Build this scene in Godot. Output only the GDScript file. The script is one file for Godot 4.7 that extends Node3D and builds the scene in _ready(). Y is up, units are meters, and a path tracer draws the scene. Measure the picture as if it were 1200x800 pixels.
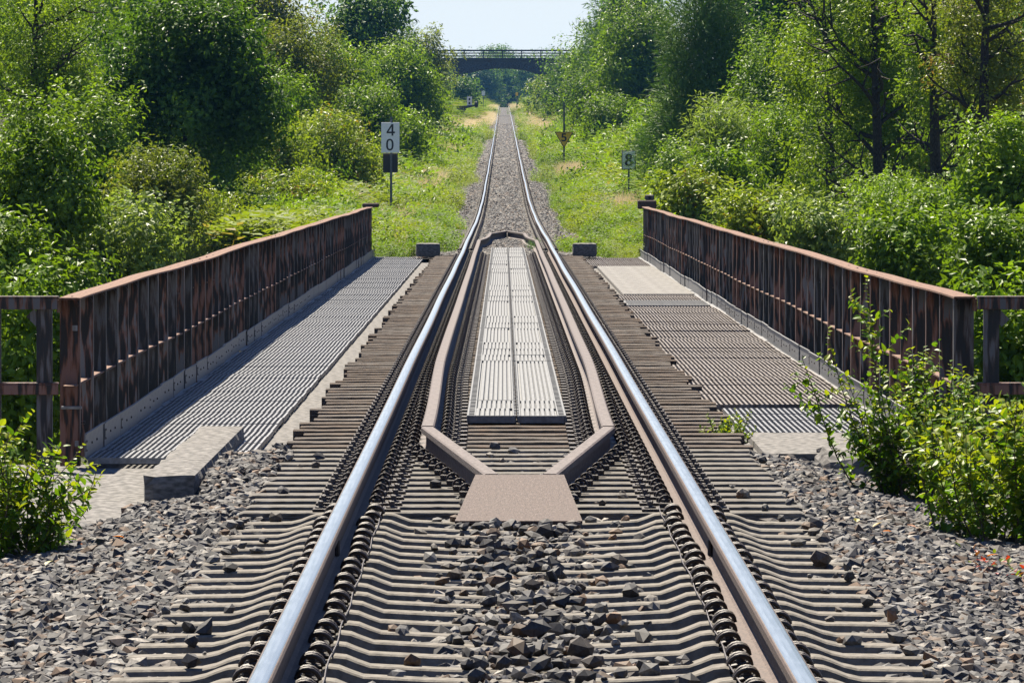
extends Node3D

# The place: a single railway line on a long low bridge, seen through a very long lens.
# Lengths in metres. The rail tops near the camera lie at y = 0; the line runs away along -z (a point's "d" is its distance, -z).

var rng := RandomNumberGenerator.new()
var mats := {}
var taken := {}
var bumps := {}

# ---------------------------------------------------------------- mesh building
class Builder:
	var v := PackedVector3Array()
	var n := PackedVector3Array()
	var c := PackedColorArray()
	var tint := Color(1, 1, 1)
	var tinted := false
	func tri(a: Vector3, b: Vector3, d: Vector3, na: Vector3, nb: Vector3, nd: Vector3) -> void:
		var flip := (b - a).cross(d - a).dot(na + nb + nd) > 0.0
		v.push_back(a)
		n.push_back(na)
		if flip:
			v.push_back(d)
			n.push_back(nd)
			v.push_back(b)
			n.push_back(nb)
		else:
			v.push_back(b)
			n.push_back(nb)
			v.push_back(d)
			n.push_back(nd)
		if tinted:
			for i in 3:
				c.push_back(tint)
	func flat(a: Vector3, b: Vector3, d: Vector3, out: Vector3) -> void:
		var m := (b - a).cross(d - a)
		if m.length_squared() < 1e-16:
			return
		m = m.normalized()
		if m.dot(out) < 0.0:
			m = -m
		tri(a, b, d, m, m, m)
	func quad(a: Vector3, b: Vector3, d: Vector3, e: Vector3, out: Vector3) -> void:
		flat(a, b, d, out)
		flat(a, d, e, out)
	func mesh() -> ArrayMesh:
		var a := []
		a.resize(Mesh.ARRAY_MAX)
		a[Mesh.ARRAY_VERTEX] = v
		a[Mesh.ARRAY_NORMAL] = n
		if tinted:
			a[Mesh.ARRAY_COLOR] = c
		var m := ArrayMesh.new()
		m.add_surface_from_arrays(Mesh.PRIMITIVE_TRIANGLES, a)
		return m
	func box(at: Vector3, size: Vector3, bevel := 0.0, turn := Basis()) -> void:
		var h := size * 0.5
		if bevel <= 0.0:
			for ax in 3:
				for s in [-1.0, 1.0]:
					var o := Vector3.ZERO
					o[ax] = s
					var u := Vector3.ZERO
					u[(ax + 1) % 3] = h[(ax + 1) % 3]
					var w := Vector3.ZERO
					w[(ax + 2) % 3] = h[(ax + 2) % 3]
					var f: Vector3 = o * h
					quad(at + turn * (f - u - w), at + turn * (f + u - w), at + turn * (f + u + w), at + turn * (f - u + w), turn * o)
			return
		var b := minf(bevel, minf(h.x, minf(h.y, h.z)) * 0.9)
		for ax in 3:
			var i := (ax + 1) % 3
			var j := (ax + 2) % 3
			for s in [-1.0, 1.0]:
				var o := Vector3.ZERO
				o[ax] = s
				var f: Vector3 = o * h
				var u := Vector3.ZERO
				u[i] = h[i] - b
				var w := Vector3.ZERO
				w[j] = h[j] - b
				quad(at + turn * (f - u - w), at + turn * (f + u - w), at + turn * (f + u + w), at + turn * (f - u + w), turn * o)
			for si in [-1.0, 1.0]:
				for sj in [-1.0, 1.0]:
					var p := Vector3.ZERO
					p[i] = si * h[i]
					p[j] = sj * (h[j] - b)
					var q := Vector3.ZERO
					q[i] = si * (h[i] - b)
					q[j] = sj * h[j]
					var e := Vector3.ZERO
					e[ax] = h[ax] - b
					var out := Vector3.ZERO
					out[i] = si
					out[j] = sj
					quad(at + turn * (p - e), at + turn * (p + e), at + turn * (q + e), at + turn * (q - e), turn * out)
		for sx in [-1.0, 1.0]:
			for sy in [-1.0, 1.0]:
				for sz in [-1.0, 1.0]:
					var s3 := Vector3(sx, sy, sz)
					flat(at + turn * (s3 * Vector3(h.x, h.y - b, h.z - b)), at + turn * (s3 * Vector3(h.x - b, h.y, h.z - b)), at + turn * (s3 * Vector3(h.x - b, h.y - b, h.z)), turn * s3)
	func tube(pts: PackedVector3Array, radii: PackedFloat32Array, sides := 6, caps := true) -> void:
		var rings := []
		var dirs := []
		var u := Vector3.ZERO
		for i in pts.size():
			var t := (pts[mini(i + 1, pts.size() - 1)] - pts[maxi(i - 1, 0)]).normalized()
			if u == Vector3.ZERO:
				u = t.cross(Vector3.RIGHT if absf(t.x) < 0.8 else Vector3.UP).normalized()
			else:
				u = (u - t * u.dot(t)).normalized()
			var w := t.cross(u)
			var ring := PackedVector3Array()
			var nd := PackedVector3Array()
			for k in sides:
				var a := TAU * k / sides
				var o := u * cos(a) + w * sin(a)
				ring.push_back(pts[i] + o * radii[i])
				nd.push_back(o)
			rings.push_back(ring)
			dirs.push_back(nd)
		for i in pts.size() - 1:
			for k in sides:
				var l := (k + 1) % sides
				tri(rings[i][k], rings[i][l], rings[i + 1][l], dirs[i][k], dirs[i][l], dirs[i + 1][l])
				tri(rings[i][k], rings[i + 1][l], rings[i + 1][k], dirs[i][k], dirs[i + 1][l], dirs[i + 1][k])
		if caps:
			for e in [0, pts.size() - 1]:
				var out: Vector3 = pts[e] - pts[1 if e == 0 else e - 1]
				for k in range(1, sides - 1):
					flat(rings[e][0], rings[e][k], rings[e][k + 1], out)
	func sweep(profile: PackedVector2Array, path: PackedVector3Array, caps := true) -> void:
		# a closed profile (x across, y up) along a path that runs roughly level, mitred at its corners
		var rings := []
		for i in path.size():
			var t0 := (path[i] - path[i - 1]) if i > 0 else path[1] - path[0]
			var t1 := (path[i + 1] - path[i]) if i + 1 < path.size() else t0
			t0.y = 0.0
			t1.y = 0.0
			t0 = t0.normalized()
			t1 = t1.normalized()
			var t := (t0 + t1).normalized()
			var right := t.cross(Vector3.UP).normalized() / maxf(0.3, t.dot(t0))
			var ring := PackedVector3Array()
			for p in profile:
				ring.push_back(path[i] + right * p.x + Vector3.UP * p.y)
			rings.push_back(ring)
		var m := profile.size()
		for i in path.size() - 1:
			var mid := Vector3.ZERO
			for k in m:
				mid += rings[i][k] / m
			for k in m:
				var l := (k + 1) % m
				var along: Vector3 = rings[i + 1][k] - rings[i][k]
				var e: Vector3 = rings[i][l] - rings[i][k]
				# outward of a profile that runs anticlockwise seen along the path
				var out := along.cross(e)
				quad(rings[i][k], rings[i][l], rings[i + 1][l], rings[i + 1][k], out)
		if caps:
			var tris := Geometry2D.triangulate_polygon(profile)
			for e in [0, path.size() - 1]:
				var out: Vector3 = path[e] - path[1 if e == 0 else e - 1]
				for k in range(0, tris.size(), 3):
					flat(rings[e][tris[k]], rings[e][tris[k + 1]], rings[e][tris[k + 2]], out)
	func prism(at: Vector3, radius: float, height: float, sides: int, bevel := 0.0, phase := 0.0) -> void:
		# an upright prism standing on "at"
		var lo := PackedVector3Array()
		var hi := PackedVector3Array()
		var top := PackedVector3Array()
		for k in sides:
			var a := TAU * k / sides + phase
			var o := Vector3(cos(a), 0, sin(a))
			lo.push_back(at + o * radius)
			hi.push_back(at + o * radius + Vector3.UP * (height - bevel))
			top.push_back(at + o * (radius - bevel) + Vector3.UP * height)
		for k in sides:
			var l := (k + 1) % sides
			var o := lo[k] + lo[l] - at * 2.0
			quad(lo[k], lo[l], hi[l], hi[k], o)
			if bevel > 0.0:
				quad(hi[k], hi[l], top[l], top[k], o + Vector3.UP * radius)
		for k in range(1, sides - 1):
			flat(top[0], top[k], top[k + 1], Vector3.UP)

func obj(called: String, shape: Mesh, mat: Material, parent: Node = null) -> MeshInstance3D:
	var o := MeshInstance3D.new()
	o.name = called
	o.mesh = shape
	o.material_override = mat
	place(o, parent)
	return o

func place(o: Node3D, parent: Node = null) -> void:
	if parent:
		parent.add_child(o, true)
	else:
		o.name = numbered(o.name)
		add_child(o)

func numbered(called: String) -> String:
	var k: int = taken.get(called, 0)
	taken[called] = k + 1
	return called if k == 0 else "%s_%03d" % [called, k]

func thing(called: String, label: String, category: String, at := Vector3.ZERO, group := "") -> Node3D:
	var o := Node3D.new()
	o.name = called
	place(o)
	o.position = at
	tag(o, label, category, group)
	return o

func tag(o: Node3D, label: String, category: String, group := "") -> void:
	o.set_meta("label", label)
	o.set_meta("category", category)
	if group:
		o.set_meta("group", group)

func structure(o: Node3D, label := "", kind := "structure") -> Node3D:
	o.set_meta("kind", kind)
	if label:
		o.set_meta("label", label)
	return o

func dup(o: Node3D, at: Vector3, stem: String) -> Node3D:
	var c: Node3D = o.duplicate()
	c.name = numbered(stem)
	add_child(c)
	c.position = at
	return c

func copies(called: String, shape: Mesh, mat: Material, where: Array[Transform3D], tints: PackedColorArray, parent: Node = null) -> MultiMeshInstance3D:
	var mm := MultiMesh.new()
	mm.transform_format = MultiMesh.TRANSFORM_3D
	mm.use_colors = true
	mm.mesh = shape
	mm.instance_count = where.size()
	for i in where.size():
		mm.set_instance_transform(i, where[i])
		mm.set_instance_color(i, tints[i])
	var o := MultiMeshInstance3D.new()
	o.name = called
	o.multimesh = mm
	o.material_override = mat
	place(o, parent)
	o.set_meta("kind", "stuff")
	return o

func rr(a: float, b: float) -> float:
	return rng.randf_range(a, b)

func pts(a: Array) -> PackedVector3Array:
	return PackedVector3Array(a)

# ---------------------------------------------------------------- materials
func ramp(stops: Array, colors: Array, dim := 1.0) -> Gradient:
	var g := Gradient.new()
	g.offsets = PackedFloat32Array(stops)
	var c := PackedColorArray()
	for k in colors:
		c.push_back((Color(k[0], k[1], k[2]) * dim).linear_to_srgb())
	g.colors = c
	return g

func noise_tex(seed_: int, freq: float, g: Gradient, octaves := 5, size := 512, kind := FastNoiseLite.TYPE_SIMPLEX_SMOOTH, normal := 0.0) -> NoiseTexture2D:
	var f := FastNoiseLite.new()
	f.seed = seed_
	f.noise_type = kind
	f.frequency = freq
	f.fractal_octaves = octaves
	var t := NoiseTexture2D.new()
	t.width = size
	t.height = size
	t.seamless = true
	t.noise = f
	if normal > 0.0:
		t.as_normal_map = true
		t.bump_strength = normal
	elif g:
		t.color_ramp = g
	return t

func grained(called: String, seed_: int, stops: Array, colors: Array, freq: float, scale: Vector3, rough: float, bump := 0.0, world := true, metal := 0.0) -> StandardMaterial3D:
	var m := StandardMaterial3D.new()
	m.resource_name = called
	m.albedo_texture = noise_tex(seed_, freq, ramp(stops, colors, 0.62))
	m.roughness = rough
	m.metallic = metal
	m.uv1_triplanar = true
	m.uv1_world_triplanar = world
	m.uv1_scale = scale
	if bump > 0.0:
		m.heightmap_enabled = true
		var key := "%d" % int(freq * 100.0)
		if not bumps.has(key):
			bumps[key] = noise_tex(seed_ + 7, freq * 2.0, null)
		m.heightmap_texture = bumps[key]
		m.heightmap_scale = bump
	mats[called] = m
	return m

func plain(called: String, c: Array, rough: float, metal := 0.0) -> StandardMaterial3D:
	var m := StandardMaterial3D.new()
	m.resource_name = called
	m.albedo_color = Color(c[0], c[1], c[2]).linear_to_srgb()
	m.roughness = rough
	m.metallic = metal
	mats[called] = m
	return m

func tinted(called: String, rough: float, through: Array, specular := 0.5) -> StandardMaterial3D:
	var m := plain(called, [1, 1, 1], rough)
	m.vertex_color_use_as_albedo = true
	m.metallic_specular = specular
	m.cull_mode = BaseMaterial3D.CULL_DISABLED
	if through.size():
		m.backlight_enabled = true
		m.backlight = Color(through[0], through[1], through[2]).linear_to_srgb()
	return m

func make_materials() -> void:
	grained("rail_rust", 11, [0.2, 0.5, 0.8], [[0.055, 0.034, 0.026], [0.105, 0.062, 0.046], [0.15, 0.095, 0.075]], 0.02, Vector3(6, 6, 1.5), 0.75, 0.15)
	var polished := plain("polished_steel", [0.52, 0.59, 0.66], 0.22, 1.0)
	polished.roughness_texture = noise_tex(5, 0.01, ramp([0.3, 0.7], [[0.72, 0.72, 0.72], [1, 1, 1]]), 4, 256)
	polished.uv1_triplanar = true
	polished.uv1_world_triplanar = true
	polished.uv1_scale = Vector3(20, 20, 0.6)
	polished.roughness = 0.22
	grained("guard_rust", 12, [0.25, 0.5, 0.8], [[0.085, 0.060, 0.054], [0.125, 0.093, 0.085], [0.17, 0.132, 0.122]], 0.015, Vector3(3, 3, 1.0), 0.7, 0.2)
	grained("plate_rust", 13, [0.2, 0.5, 0.72, 0.8], [[0.065, 0.038, 0.029], [0.100, 0.062, 0.048], [0.118, 0.076, 0.060], [0.17, 0.125, 0.11]], 0.03, Vector3(3.5, 3.5, 0.8), 0.8, 0.2)
	grained("fastener", 14, [0.3, 0.6, 0.85], [[0.018, 0.012, 0.009], [0.040, 0.024, 0.017], [0.10, 0.055, 0.035]], 0.05, Vector3(9, 9, 9), 0.5, 0.1)
	grained("screw_head", 15, [0.3, 0.6], [[0.06, 0.045, 0.038], [0.16, 0.13, 0.115]], 0.05, Vector3(9, 9, 9), 0.42, 0.1)
	grained("concrete_sleeper", 16, [0.2, 0.42, 0.6, 0.85], [[0.15, 0.135, 0.11], [0.20, 0.18, 0.148], [0.25, 0.225, 0.185], [0.29, 0.265, 0.225]], 0.014, Vector3(2.2, 2.2, 2.2), 0.9, 0.3)
	grained("grey_sleeper", 17, [0.2, 0.45, 0.65, 0.85], [[0.10, 0.09, 0.075], [0.18, 0.165, 0.14], [0.25, 0.23, 0.20], [0.32, 0.30, 0.265]], 0.02, Vector3(0.7, 5, 5), 0.9, 0.6)
	for k in 3:
		var a: Array = [[[0.035, 0.026, 0.019], [0.105, 0.074, 0.050], [0.18, 0.138, 0.10], [0.22, 0.11, 0.048]], [[0.04, 0.033, 0.027], [0.125, 0.10, 0.078], [0.24, 0.205, 0.17], [0.17, 0.095, 0.05]], [[0.028, 0.021, 0.016], [0.082, 0.055, 0.037], [0.145, 0.098, 0.062], [0.25, 0.13, 0.055]]][k]
		grained("timber_%d" % k, 18 + k, [0.25, 0.45, 0.65, 0.82], a, 0.02, Vector3(0.45, 7, 7), 0.88, 0.8)
	grained("concrete", 22, [0.2, 0.45, 0.7, 0.9], [[0.10, 0.096, 0.086], [0.19, 0.18, 0.165], [0.27, 0.255, 0.235], [0.34, 0.325, 0.30]], 0.03, Vector3(1.0, 2.2, 0.35), 0.92, 0.1)
	grained("galvanised", 23, [0.3, 0.7], [[0.25, 0.255, 0.26], [0.37, 0.375, 0.38]], 0.02, Vector3(2, 2, 2), 0.45, 0.0, true, 0.25)
	grained("walkway_steel", 24, [0.3, 0.7], [[0.27, 0.275, 0.28], [0.44, 0.445, 0.45]], 0.02, Vector3(1.5, 1.5, 0.7), 0.5, 0.0, true, 0.2)
	grained("brown_grating", 25, [0.3, 0.5, 0.75], [[0.13, 0.095, 0.075], [0.22, 0.185, 0.16], [0.31, 0.28, 0.26]], 0.02, Vector3(1.5, 1.5, 0.7), 0.7)
	grained("tread_plate", 26, [0.3, 0.7], [[0.18, 0.185, 0.185], [0.27, 0.275, 0.27]], 0.02, Vector3(2, 2, 0.7), 0.55, 0.1)
	grained("plain_slab", 27, [0.25, 0.5, 0.8], [[0.19, 0.18, 0.165], [0.25, 0.24, 0.22], [0.30, 0.29, 0.27]], 0.012, Vector3(1.2, 1.2, 0.3), 0.9, 0.3)
	for k in 5:
		var sets: Array = [[[0.008, 0.007, 0.007], [0.075, 0.030, 0.018], [0.25, 0.095, 0.055], [0.155, 0.15, 0.155]],
			[[0.012, 0.009, 0.008], [0.12, 0.042, 0.020], [0.22, 0.082, 0.040], [0.30, 0.15, 0.11]],
			[[0.009, 0.010, 0.013], [0.045, 0.03, 0.024], [0.11, 0.085, 0.08], [0.17, 0.165, 0.17]],
			[[0.012, 0.010, 0.010], [0.06, 0.034, 0.026], [0.31, 0.125, 0.08], [0.26, 0.25, 0.25]],
			[[0.006, 0.006, 0.007], [0.022, 0.018, 0.017], [0.055, 0.035, 0.027], [0.12, 0.12, 0.125]]]
		var m := grained("paint_%d" % k, 31 + k, [0.34, 0.46, 0.54, 0.64], sets[k], 0.02, Vector3(2.0, 0.24, 2.0), 0.6, 0.25)
		m.uv1_offset = Vector3(k * 0.37, k * 0.21, 0)
	grained("cap_rust", 37, [0.3, 0.55, 0.75], [[0.16, 0.070, 0.036], [0.25, 0.115, 0.058], [0.30, 0.165, 0.10]], 0.02, Vector3(3, 3, 0.8), 0.8, 0.15)
	grained("dark_steel", 38, [0.3, 0.7], [[0.02, 0.016, 0.014], [0.05, 0.04, 0.034]], 0.02, Vector3(1, 1, 1), 0.8)
	grained("sign_white", 39, [0.3, 0.7], [[1.20, 1.22, 1.22], [1.34, 1.35, 1.33]], 0.02, Vector3(2, 2, 2), 0.5)
	grained("sign_yellow", 40, [0.3, 0.7], [[1.35, 0.80, 0.02], [1.50, 0.92, 0.03]], 0.02, Vector3(2, 2, 2), 0.5)
	plain("sign_black", [0.012, 0.012, 0.014], 0.5)
	grained("post_steel", 41, [0.3, 0.7], [[0.12, 0.135, 0.15], [0.20, 0.22, 0.235]], 0.02, Vector3(4, 1, 4), 0.55)
	grained("bark", 42, [0.25, 0.5, 0.8], [[0.018, 0.014, 0.010], [0.045, 0.036, 0.028], [0.10, 0.085, 0.07]], 0.03, Vector3(3, 0.8, 3), 0.95, 1.0)
	grained("stem_bark", 43, [0.3, 0.7], [[0.07, 0.045, 0.025], [0.13, 0.10, 0.055]], 0.03, Vector3(9, 9, 9), 0.8)
	grained("bridge_stone", 44, [0.2, 0.5, 0.8], [[0.055, 0.052, 0.05], [0.10, 0.095, 0.09], [0.16, 0.15, 0.14]], 0.03, Vector3(0.35, 0.35, 0.35), 0.95)
	grained("soil", 45, [0.2, 0.45, 0.7], [[0.035, 0.04, 0.018], [0.06, 0.075, 0.025], [0.12, 0.11, 0.06]], 0.01, Vector3(0.2, 0.2, 0.2), 1.0)
	grained("ballast_bed", 46, [0.15, 0.4, 0.6, 0.85], [[0.015, 0.013, 0.012], [0.04, 0.035, 0.031], [0.085, 0.076, 0.068], [0.17, 0.155, 0.14]], 0.06, Vector3(1.6, 1.6, 0.9), 0.95, 3.0)
	grained("far_ballast", 47, [0.2, 0.42, 0.6, 0.85], [[0.03, 0.028, 0.026], [0.08, 0.075, 0.07], [0.14, 0.132, 0.126], [0.25, 0.24, 0.23]], 0.05, Vector3(0.8, 0.8, 0.08), 0.95, 2.0)
	var st := tinted("stone", 0.75, [])
	st.albedo_texture = noise_tex(71, 0.03, ramp([0.25, 0.5, 0.75], [[0.45, 0.44, 0.43], [0.8, 0.79, 0.78], [1.25, 1.22, 1.18]]), 5, 256)
	st.uv1_triplanar = true
	st.uv1_world_triplanar = true
	st.uv1_scale = Vector3(9, 9, 9)
	tinted("leaf", 0.44, [1.0, 0.97, 0.32], 0.38)
	tinted("needle_leaf", 0.6, [0.5, 0.5, 0.3], 0.4)
	tinted("herb", 0.55, [1.0, 0.97, 0.36], 0.3)
	tinted("straw", 0.8, [0.7, 0.65, 0.5], 0.3)

# ---------------------------------------------------------------- the lie of the land
func grade(d: float) -> float:
	# height of the rail tops: level over the bridge, then a steady climb to a crest
	var x := minf(d, 1255.0)
	var y := 0.0108 * ((x - 235.0) + sqrt((x - 235.0) * (x - 235.0) + 1600.0)) * 0.5
	y -= 0.0108 * (-235.0 + sqrt(235.0 * 235.0 + 1600.0)) * 0.5
	if d > 1255.0:
		y -= (d - 1255.0) * (d - 1255.0) * 0.00002
		y = maxf(y, 8.0)
	return y

func land(x: float, d: float) -> float:
	var a := absf(x)
	var p := grade(d)
	var v := smoothstep(46.5, 52.0, d) * (1.0 - smoothstep(134.0, 141.0, d))
	var y := -0.40
	y -= 0.06 * smoothstep(1.6, 2.6, a)
	if d < 90.0:
		y -= clampf((a - 2.5) * 0.55, 0.0, 3.6) * smoothstep(2.5, 3.4, a)
	else:
		var rise := smoothstep(175.0, 270.0, d)
		y += (clampf((a - 3.6) * 0.42, 0.0, 3.4) + clampf((a - 12.0) * 0.03, 0.0, 6.0)) * rise
		y -= clampf((a - 4.5) * 0.4, 0.0, 1.6) * (1.0 - rise)
	y = lerpf(y, -4.0, v)
	return p + y

# ---------------------------------------------------------------- _ready
func _ready() -> void:
	rng.seed = 4021
	var cam := Camera3D.new()
	cam.name = "camera"
	cam.position = Vector3(-0.08, 1.409, 0)
	cam.fov = 4.926
	cam.near = 0.5
	cam.far = 6000.0
	cam.rotation = Vector3(-atan(205.0 / 9300.0), -atan(10.0 / 9300.0), 0)
	add_child(cam)
	cam.current = true
	var sky := ProceduralSkyMaterial.new()
	sky.sky_top_color = Color(0.30, 0.47, 0.76)
	sky.sky_horizon_color = Color(1.05, 1.09, 1.10)
	sky.sky_curve = 0.11
	sky.ground_bottom_color = Color(0.30, 0.32, 0.26)
	sky.ground_horizon_color = Color(0.62, 0.66, 0.62)
	sky.sun_angle_max = 20.0
	var env := Environment.new()
	env.background_mode = Environment.BG_SKY
	env.sky = Sky.new()
	env.sky.sky_material = sky
	env.background_energy_multiplier = 0.325
	env.tonemap_mode = Environment.TONE_MAPPER_LINEAR
	env.tonemap_exposure = 2.6
	env.sdfgi_enabled = true
	env.ssao_enabled = true
	env.ssil_enabled = true
	env.fog_enabled = true
	env.fog_density = 0.00006
	env.fog_light_color = Color(0.42, 0.70, 1.0)
	var we := WorldEnvironment.new()
	we.name = "world_environment"
	we.environment = env
	add_child(we)
	var sun := DirectionalLight3D.new()
	sun.name = "sun"
	sun.light_color = Color(1.0, 0.955, 0.88)
	sun.light_energy = 1.6
	sun.light_angular_distance = 0.5
	sun.shadow_enabled = true
	sun.directional_shadow_max_distance = 600.0
	add_child(sun)
	sun.look_at_from_position(Vector3(-0.23, 1.0, -0.62) * 50.0, Vector3.ZERO)

	make_materials()
	build_land()
	build_bridge()
	build_track()
	build_guard_rails()
	build_walkways()
	build_railings()
	build_concrete()
	build_ballast()
	build_road_bridge()
	build_signs()
	build_trees()
	build_verges()
	build_near_plants()

func grid_values(stops: Array) -> PackedFloat32Array:
	# [start, step, until, step, until ...]
	var out := PackedFloat32Array([stops[0]])
	for k in range(1, stops.size(), 2):
		while out[out.size() - 1] < stops[k + 1] - 0.001:
			out.push_back(minf(out[out.size() - 1] + stops[k], stops[k + 1]))
	return out

func build_land() -> void:
	var xs := grid_values([-900.0, 100.0, -100.0, 20.0, -20.0, 1.5, -8.0, 0.4, 8.0, 1.5, 20.0, 20.0, 100.0, 100.0, 900.0])
	var ds := grid_values([-400.0, 100.0, 0.0, 10.0, 20.0, 1.0, 60.0, 4.0, 120.0, 1.0, 160.0, 5.0, 400.0, 20.0, 1400.0, 100.0, 3600.0])
	var st := SurfaceTool.new()
	st.begin(Mesh.PRIMITIVE_TRIANGLES)
	st.set_smooth_group(0)
	for d in ds:
		for x in xs:
			st.add_vertex(Vector3(x, land(x, d), -d))
	var w := xs.size()
	for j in ds.size() - 1:
		for i in w - 1:
			var k := j * w + i
			for t in [k, k + w, k + 1, k + 1, k + w, k + w + 1]:
				st.add_index(t)
	st.generate_normals()
	structure(obj("ground", st.commit(), mats.soil), "grassy ground falling into the valley under the bridge and climbing beyond it")

# ---------------------------------------------------------------- the bridge itself
func build_bridge() -> void:
	var t := thing("steel_girder_bridge", "long low steel girder bridge that carries the single track between its rusty railings", "bridge", Vector3(0, 0, -92))
	for s in [-1.0, 1.0]:
		var b := Builder.new()
		b.box(Vector3(s * 0.78, -1.0, 0), Vector3(0.03, 1.2, 92))
		b.box(Vector3(s * 0.78, -0.395, 0), Vector3(0.36, 0.03, 92))
		b.box(Vector3(s * 0.78, -1.6, 0), Vector3(0.36, 0.03, 92))
		obj("main_girder", b.mesh(), mats.dark_steel, t)
		b = Builder.new()
		b.box(Vector3(s * 2.36, -0.42, 0), Vector3(0.12, 0.22, 100))
		obj("edge_beam", b.mesh(), mats.dark_steel, t)
		b = Builder.new()
		b.box(Vector3(s * 1.43, -0.365, 1.0), Vector3(0.19, 0.2, 94.0), 0.01)
		obj("kerb_beam", b.mesh(), mats.concrete, t)
	var cross := Builder.new()
	cross.box(Vector3.ZERO, Vector3(4.7, 0.18, 0.16))
	var cm := cross.mesh()
	for k in 24:
		var o := obj("cross_beam", cm, mats.dark_steel, t)
		o.position = Vector3(0, -0.62, 46.0 - k * 4.0)
	for e in [[45.9, 3.2], [142.0, 3.2]]:
		var a := thing("bridge_abutment", "concrete abutment under the %s end of the steel bridge" % ("near" if e[0] < 90 else "far"), "abutment", Vector3(0, 0, -e[0]))
		var b := Builder.new()
		b.box(Vector3(0, -2.6, 0), Vector3(6.0, 4.2, 2.4), 0.03)
		obj("wall", b.mesh(), mats.concrete, a)

# ---------------------------------------------------------------- rails, sleepers, fastenings
func wander(d: float, k: float) -> float:
	# the line is old: it is never quite straight
	return 0.003 * sin(d * 0.21 + k) * smoothstep(30.0, 60.0, d) + 0.006 * sin(d * 0.083 + k * 2.0) * smoothstep(60.0, 150.0, d)

func rail_path(x: float, d0: float, d1: float, k: float) -> PackedVector3Array:
	var p := PackedVector3Array()
	var d := d0
	while d < d1:
		p.push_back(Vector3(x + wander(d, k), grade(d), -d))
		d += 1.0 if d < 160.0 else (3.0 if d < 420.0 else 12.0)
	p.push_back(Vector3(x, grade(d1), -d1))
	return p

func mirrored(half: Array) -> PackedVector2Array:
	# half runs from the middle of the bottom up the right side to the middle of the top
	var p := PackedVector2Array()
	for k in half:
		p.push_back(Vector2(k[0], k[1]))
	for i in range(half.size() - 1, -1, -1):
		if half[i][0] > 0.0001:
			p.push_back(Vector2(-half[i][0], half[i][1]))
	return p

func build_track() -> void:
	var prof := mirrored([[0.0625, -0.149], [0.0625, -0.141], [0.022, -0.134], [0.0085, -0.124], [0.0085, -0.052], [0.026, -0.041], [0.0345, -0.036], [0.0345, -0.011], [0.030, -0.004], [0.022, -0.001]])
	var band := PackedVector2Array([Vector2(-0.027, -0.003), Vector2(0.027, -0.003), Vector2(0.022, 0.0), Vector2(0.010, 0.0016), Vector2(-0.010, 0.0016), Vector2(-0.022, 0.0)])
	for s in [-1.0, 1.0]:
		var path := rail_path(s * 0.752, 12.0, 1420.0, s)
		var t := thing("running_rail", "polished running rail %s" % ("beside the walkway under the shaded railing" if s < 0 else "beside the brown walkway with a blank slab"), "rail", Vector3.ZERO, "the two running rails")
		var b := Builder.new()
		b.sweep(prof, path)
		obj("rail_body", b.mesh(), mats.rail_rust, t)
		b = Builder.new()
		b.sweep(band, path)
		obj("polished_band", b.mesh(), mats.polished_steel, t)
		b = Builder.new()
		b.box(Vector3(s * 0.752 - s * 0.018, -0.09, -31.2), Vector3(0.02, 0.07, 0.03), 0.006)
		b.prism(Vector3(s * 0.752 - s * 0.055, -0.142, -31.2), 0.014, 0.012, 8)
		obj("bond_clamp", b.mesh(), mats.fastener, t)
	concrete_sleepers()
	plate_sleepers()
	far_sleepers()

func strip_mesh(stations: Array, depth_bottom: float, bottom_half: float, edge := 0.006) -> ArrayMesh:
	# a beam across the track: stations are [x, top, half width of the top]
	var b := Builder.new()
	var rings := []
	for q in stations:
		rings.push_back([Vector3(q[0], -depth_bottom, bottom_half), Vector3(q[0], q[1] - edge, q[2] + 0.004), Vector3(q[0], q[1], q[2] - edge), Vector3(q[0], q[1], -q[2] + edge), Vector3(q[0], q[1] - edge, -q[2] - 0.004), Vector3(q[0], -depth_bottom, -bottom_half)])
	for i in rings.size() - 1:
		for k in 5:
			var out := Vector3(0, [0.3, 0.7, 1.0, 0.7, 0.3][k], [1.0, 0.7, 0.0, -0.7, -1.0][k])
			b.quad(rings[i][k], rings[i][k + 1], rings[i + 1][k + 1], rings[i + 1][k], out)
	for e in [0, rings.size() - 1]:
		var out := Vector3(-1 if e == 0 else 1, 0, 0)
		for k in range(1, 5):
			b.flat(rings[e][0], rings[e][k], rings[e][k + 1], out)
	return b.mesh()

func both_sides(half: Array) -> Array:
	var out := []
	for q in half:
		out.push_back([-q[0], q[1], q[2]])
	for i in range(half.size() - 1, -1, -1):
		if half[i][0] > 0.0001:
			out.push_back(half[i])
	return out

func spring_clip_mesh() -> ArrayMesh:
	# a tension clamp beside the rail, rail towards -x: two bowed arms, a middle loop and the guide plate
	var b := Builder.new()
	b.box(Vector3(0.012, 0.006, 0), Vector3(0.06, 0.012, 0.13), 0.003)
	for s in [-1.0, 1.0]:
		var p := PackedVector3Array()
		var r := PackedFloat32Array()
		for k in 9:
			var a := PI * k / 8.0
			p.push_back(Vector3(0.002 + 0.036 * cos(a), 0.018 + 0.034 * sin(a) + 0.010 * (k / 8.0), s * (0.040 + 0.016 * sin(a))))
			r.push_back(0.0078)
		b.tube(p, r, 6)
		b.tube(pts([Vector3(0.038, 0.018, s * 0.04), Vector3(0.03, 0.018, s * 0.022), Vector3(-0.012, 0.028, s * 0.020), Vector3(-0.026, 0.03, 0)]), PackedFloat32Array([0.0075, 0.0075, 0.0075, 0.0075]), 5)
	return b.mesh()

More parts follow.
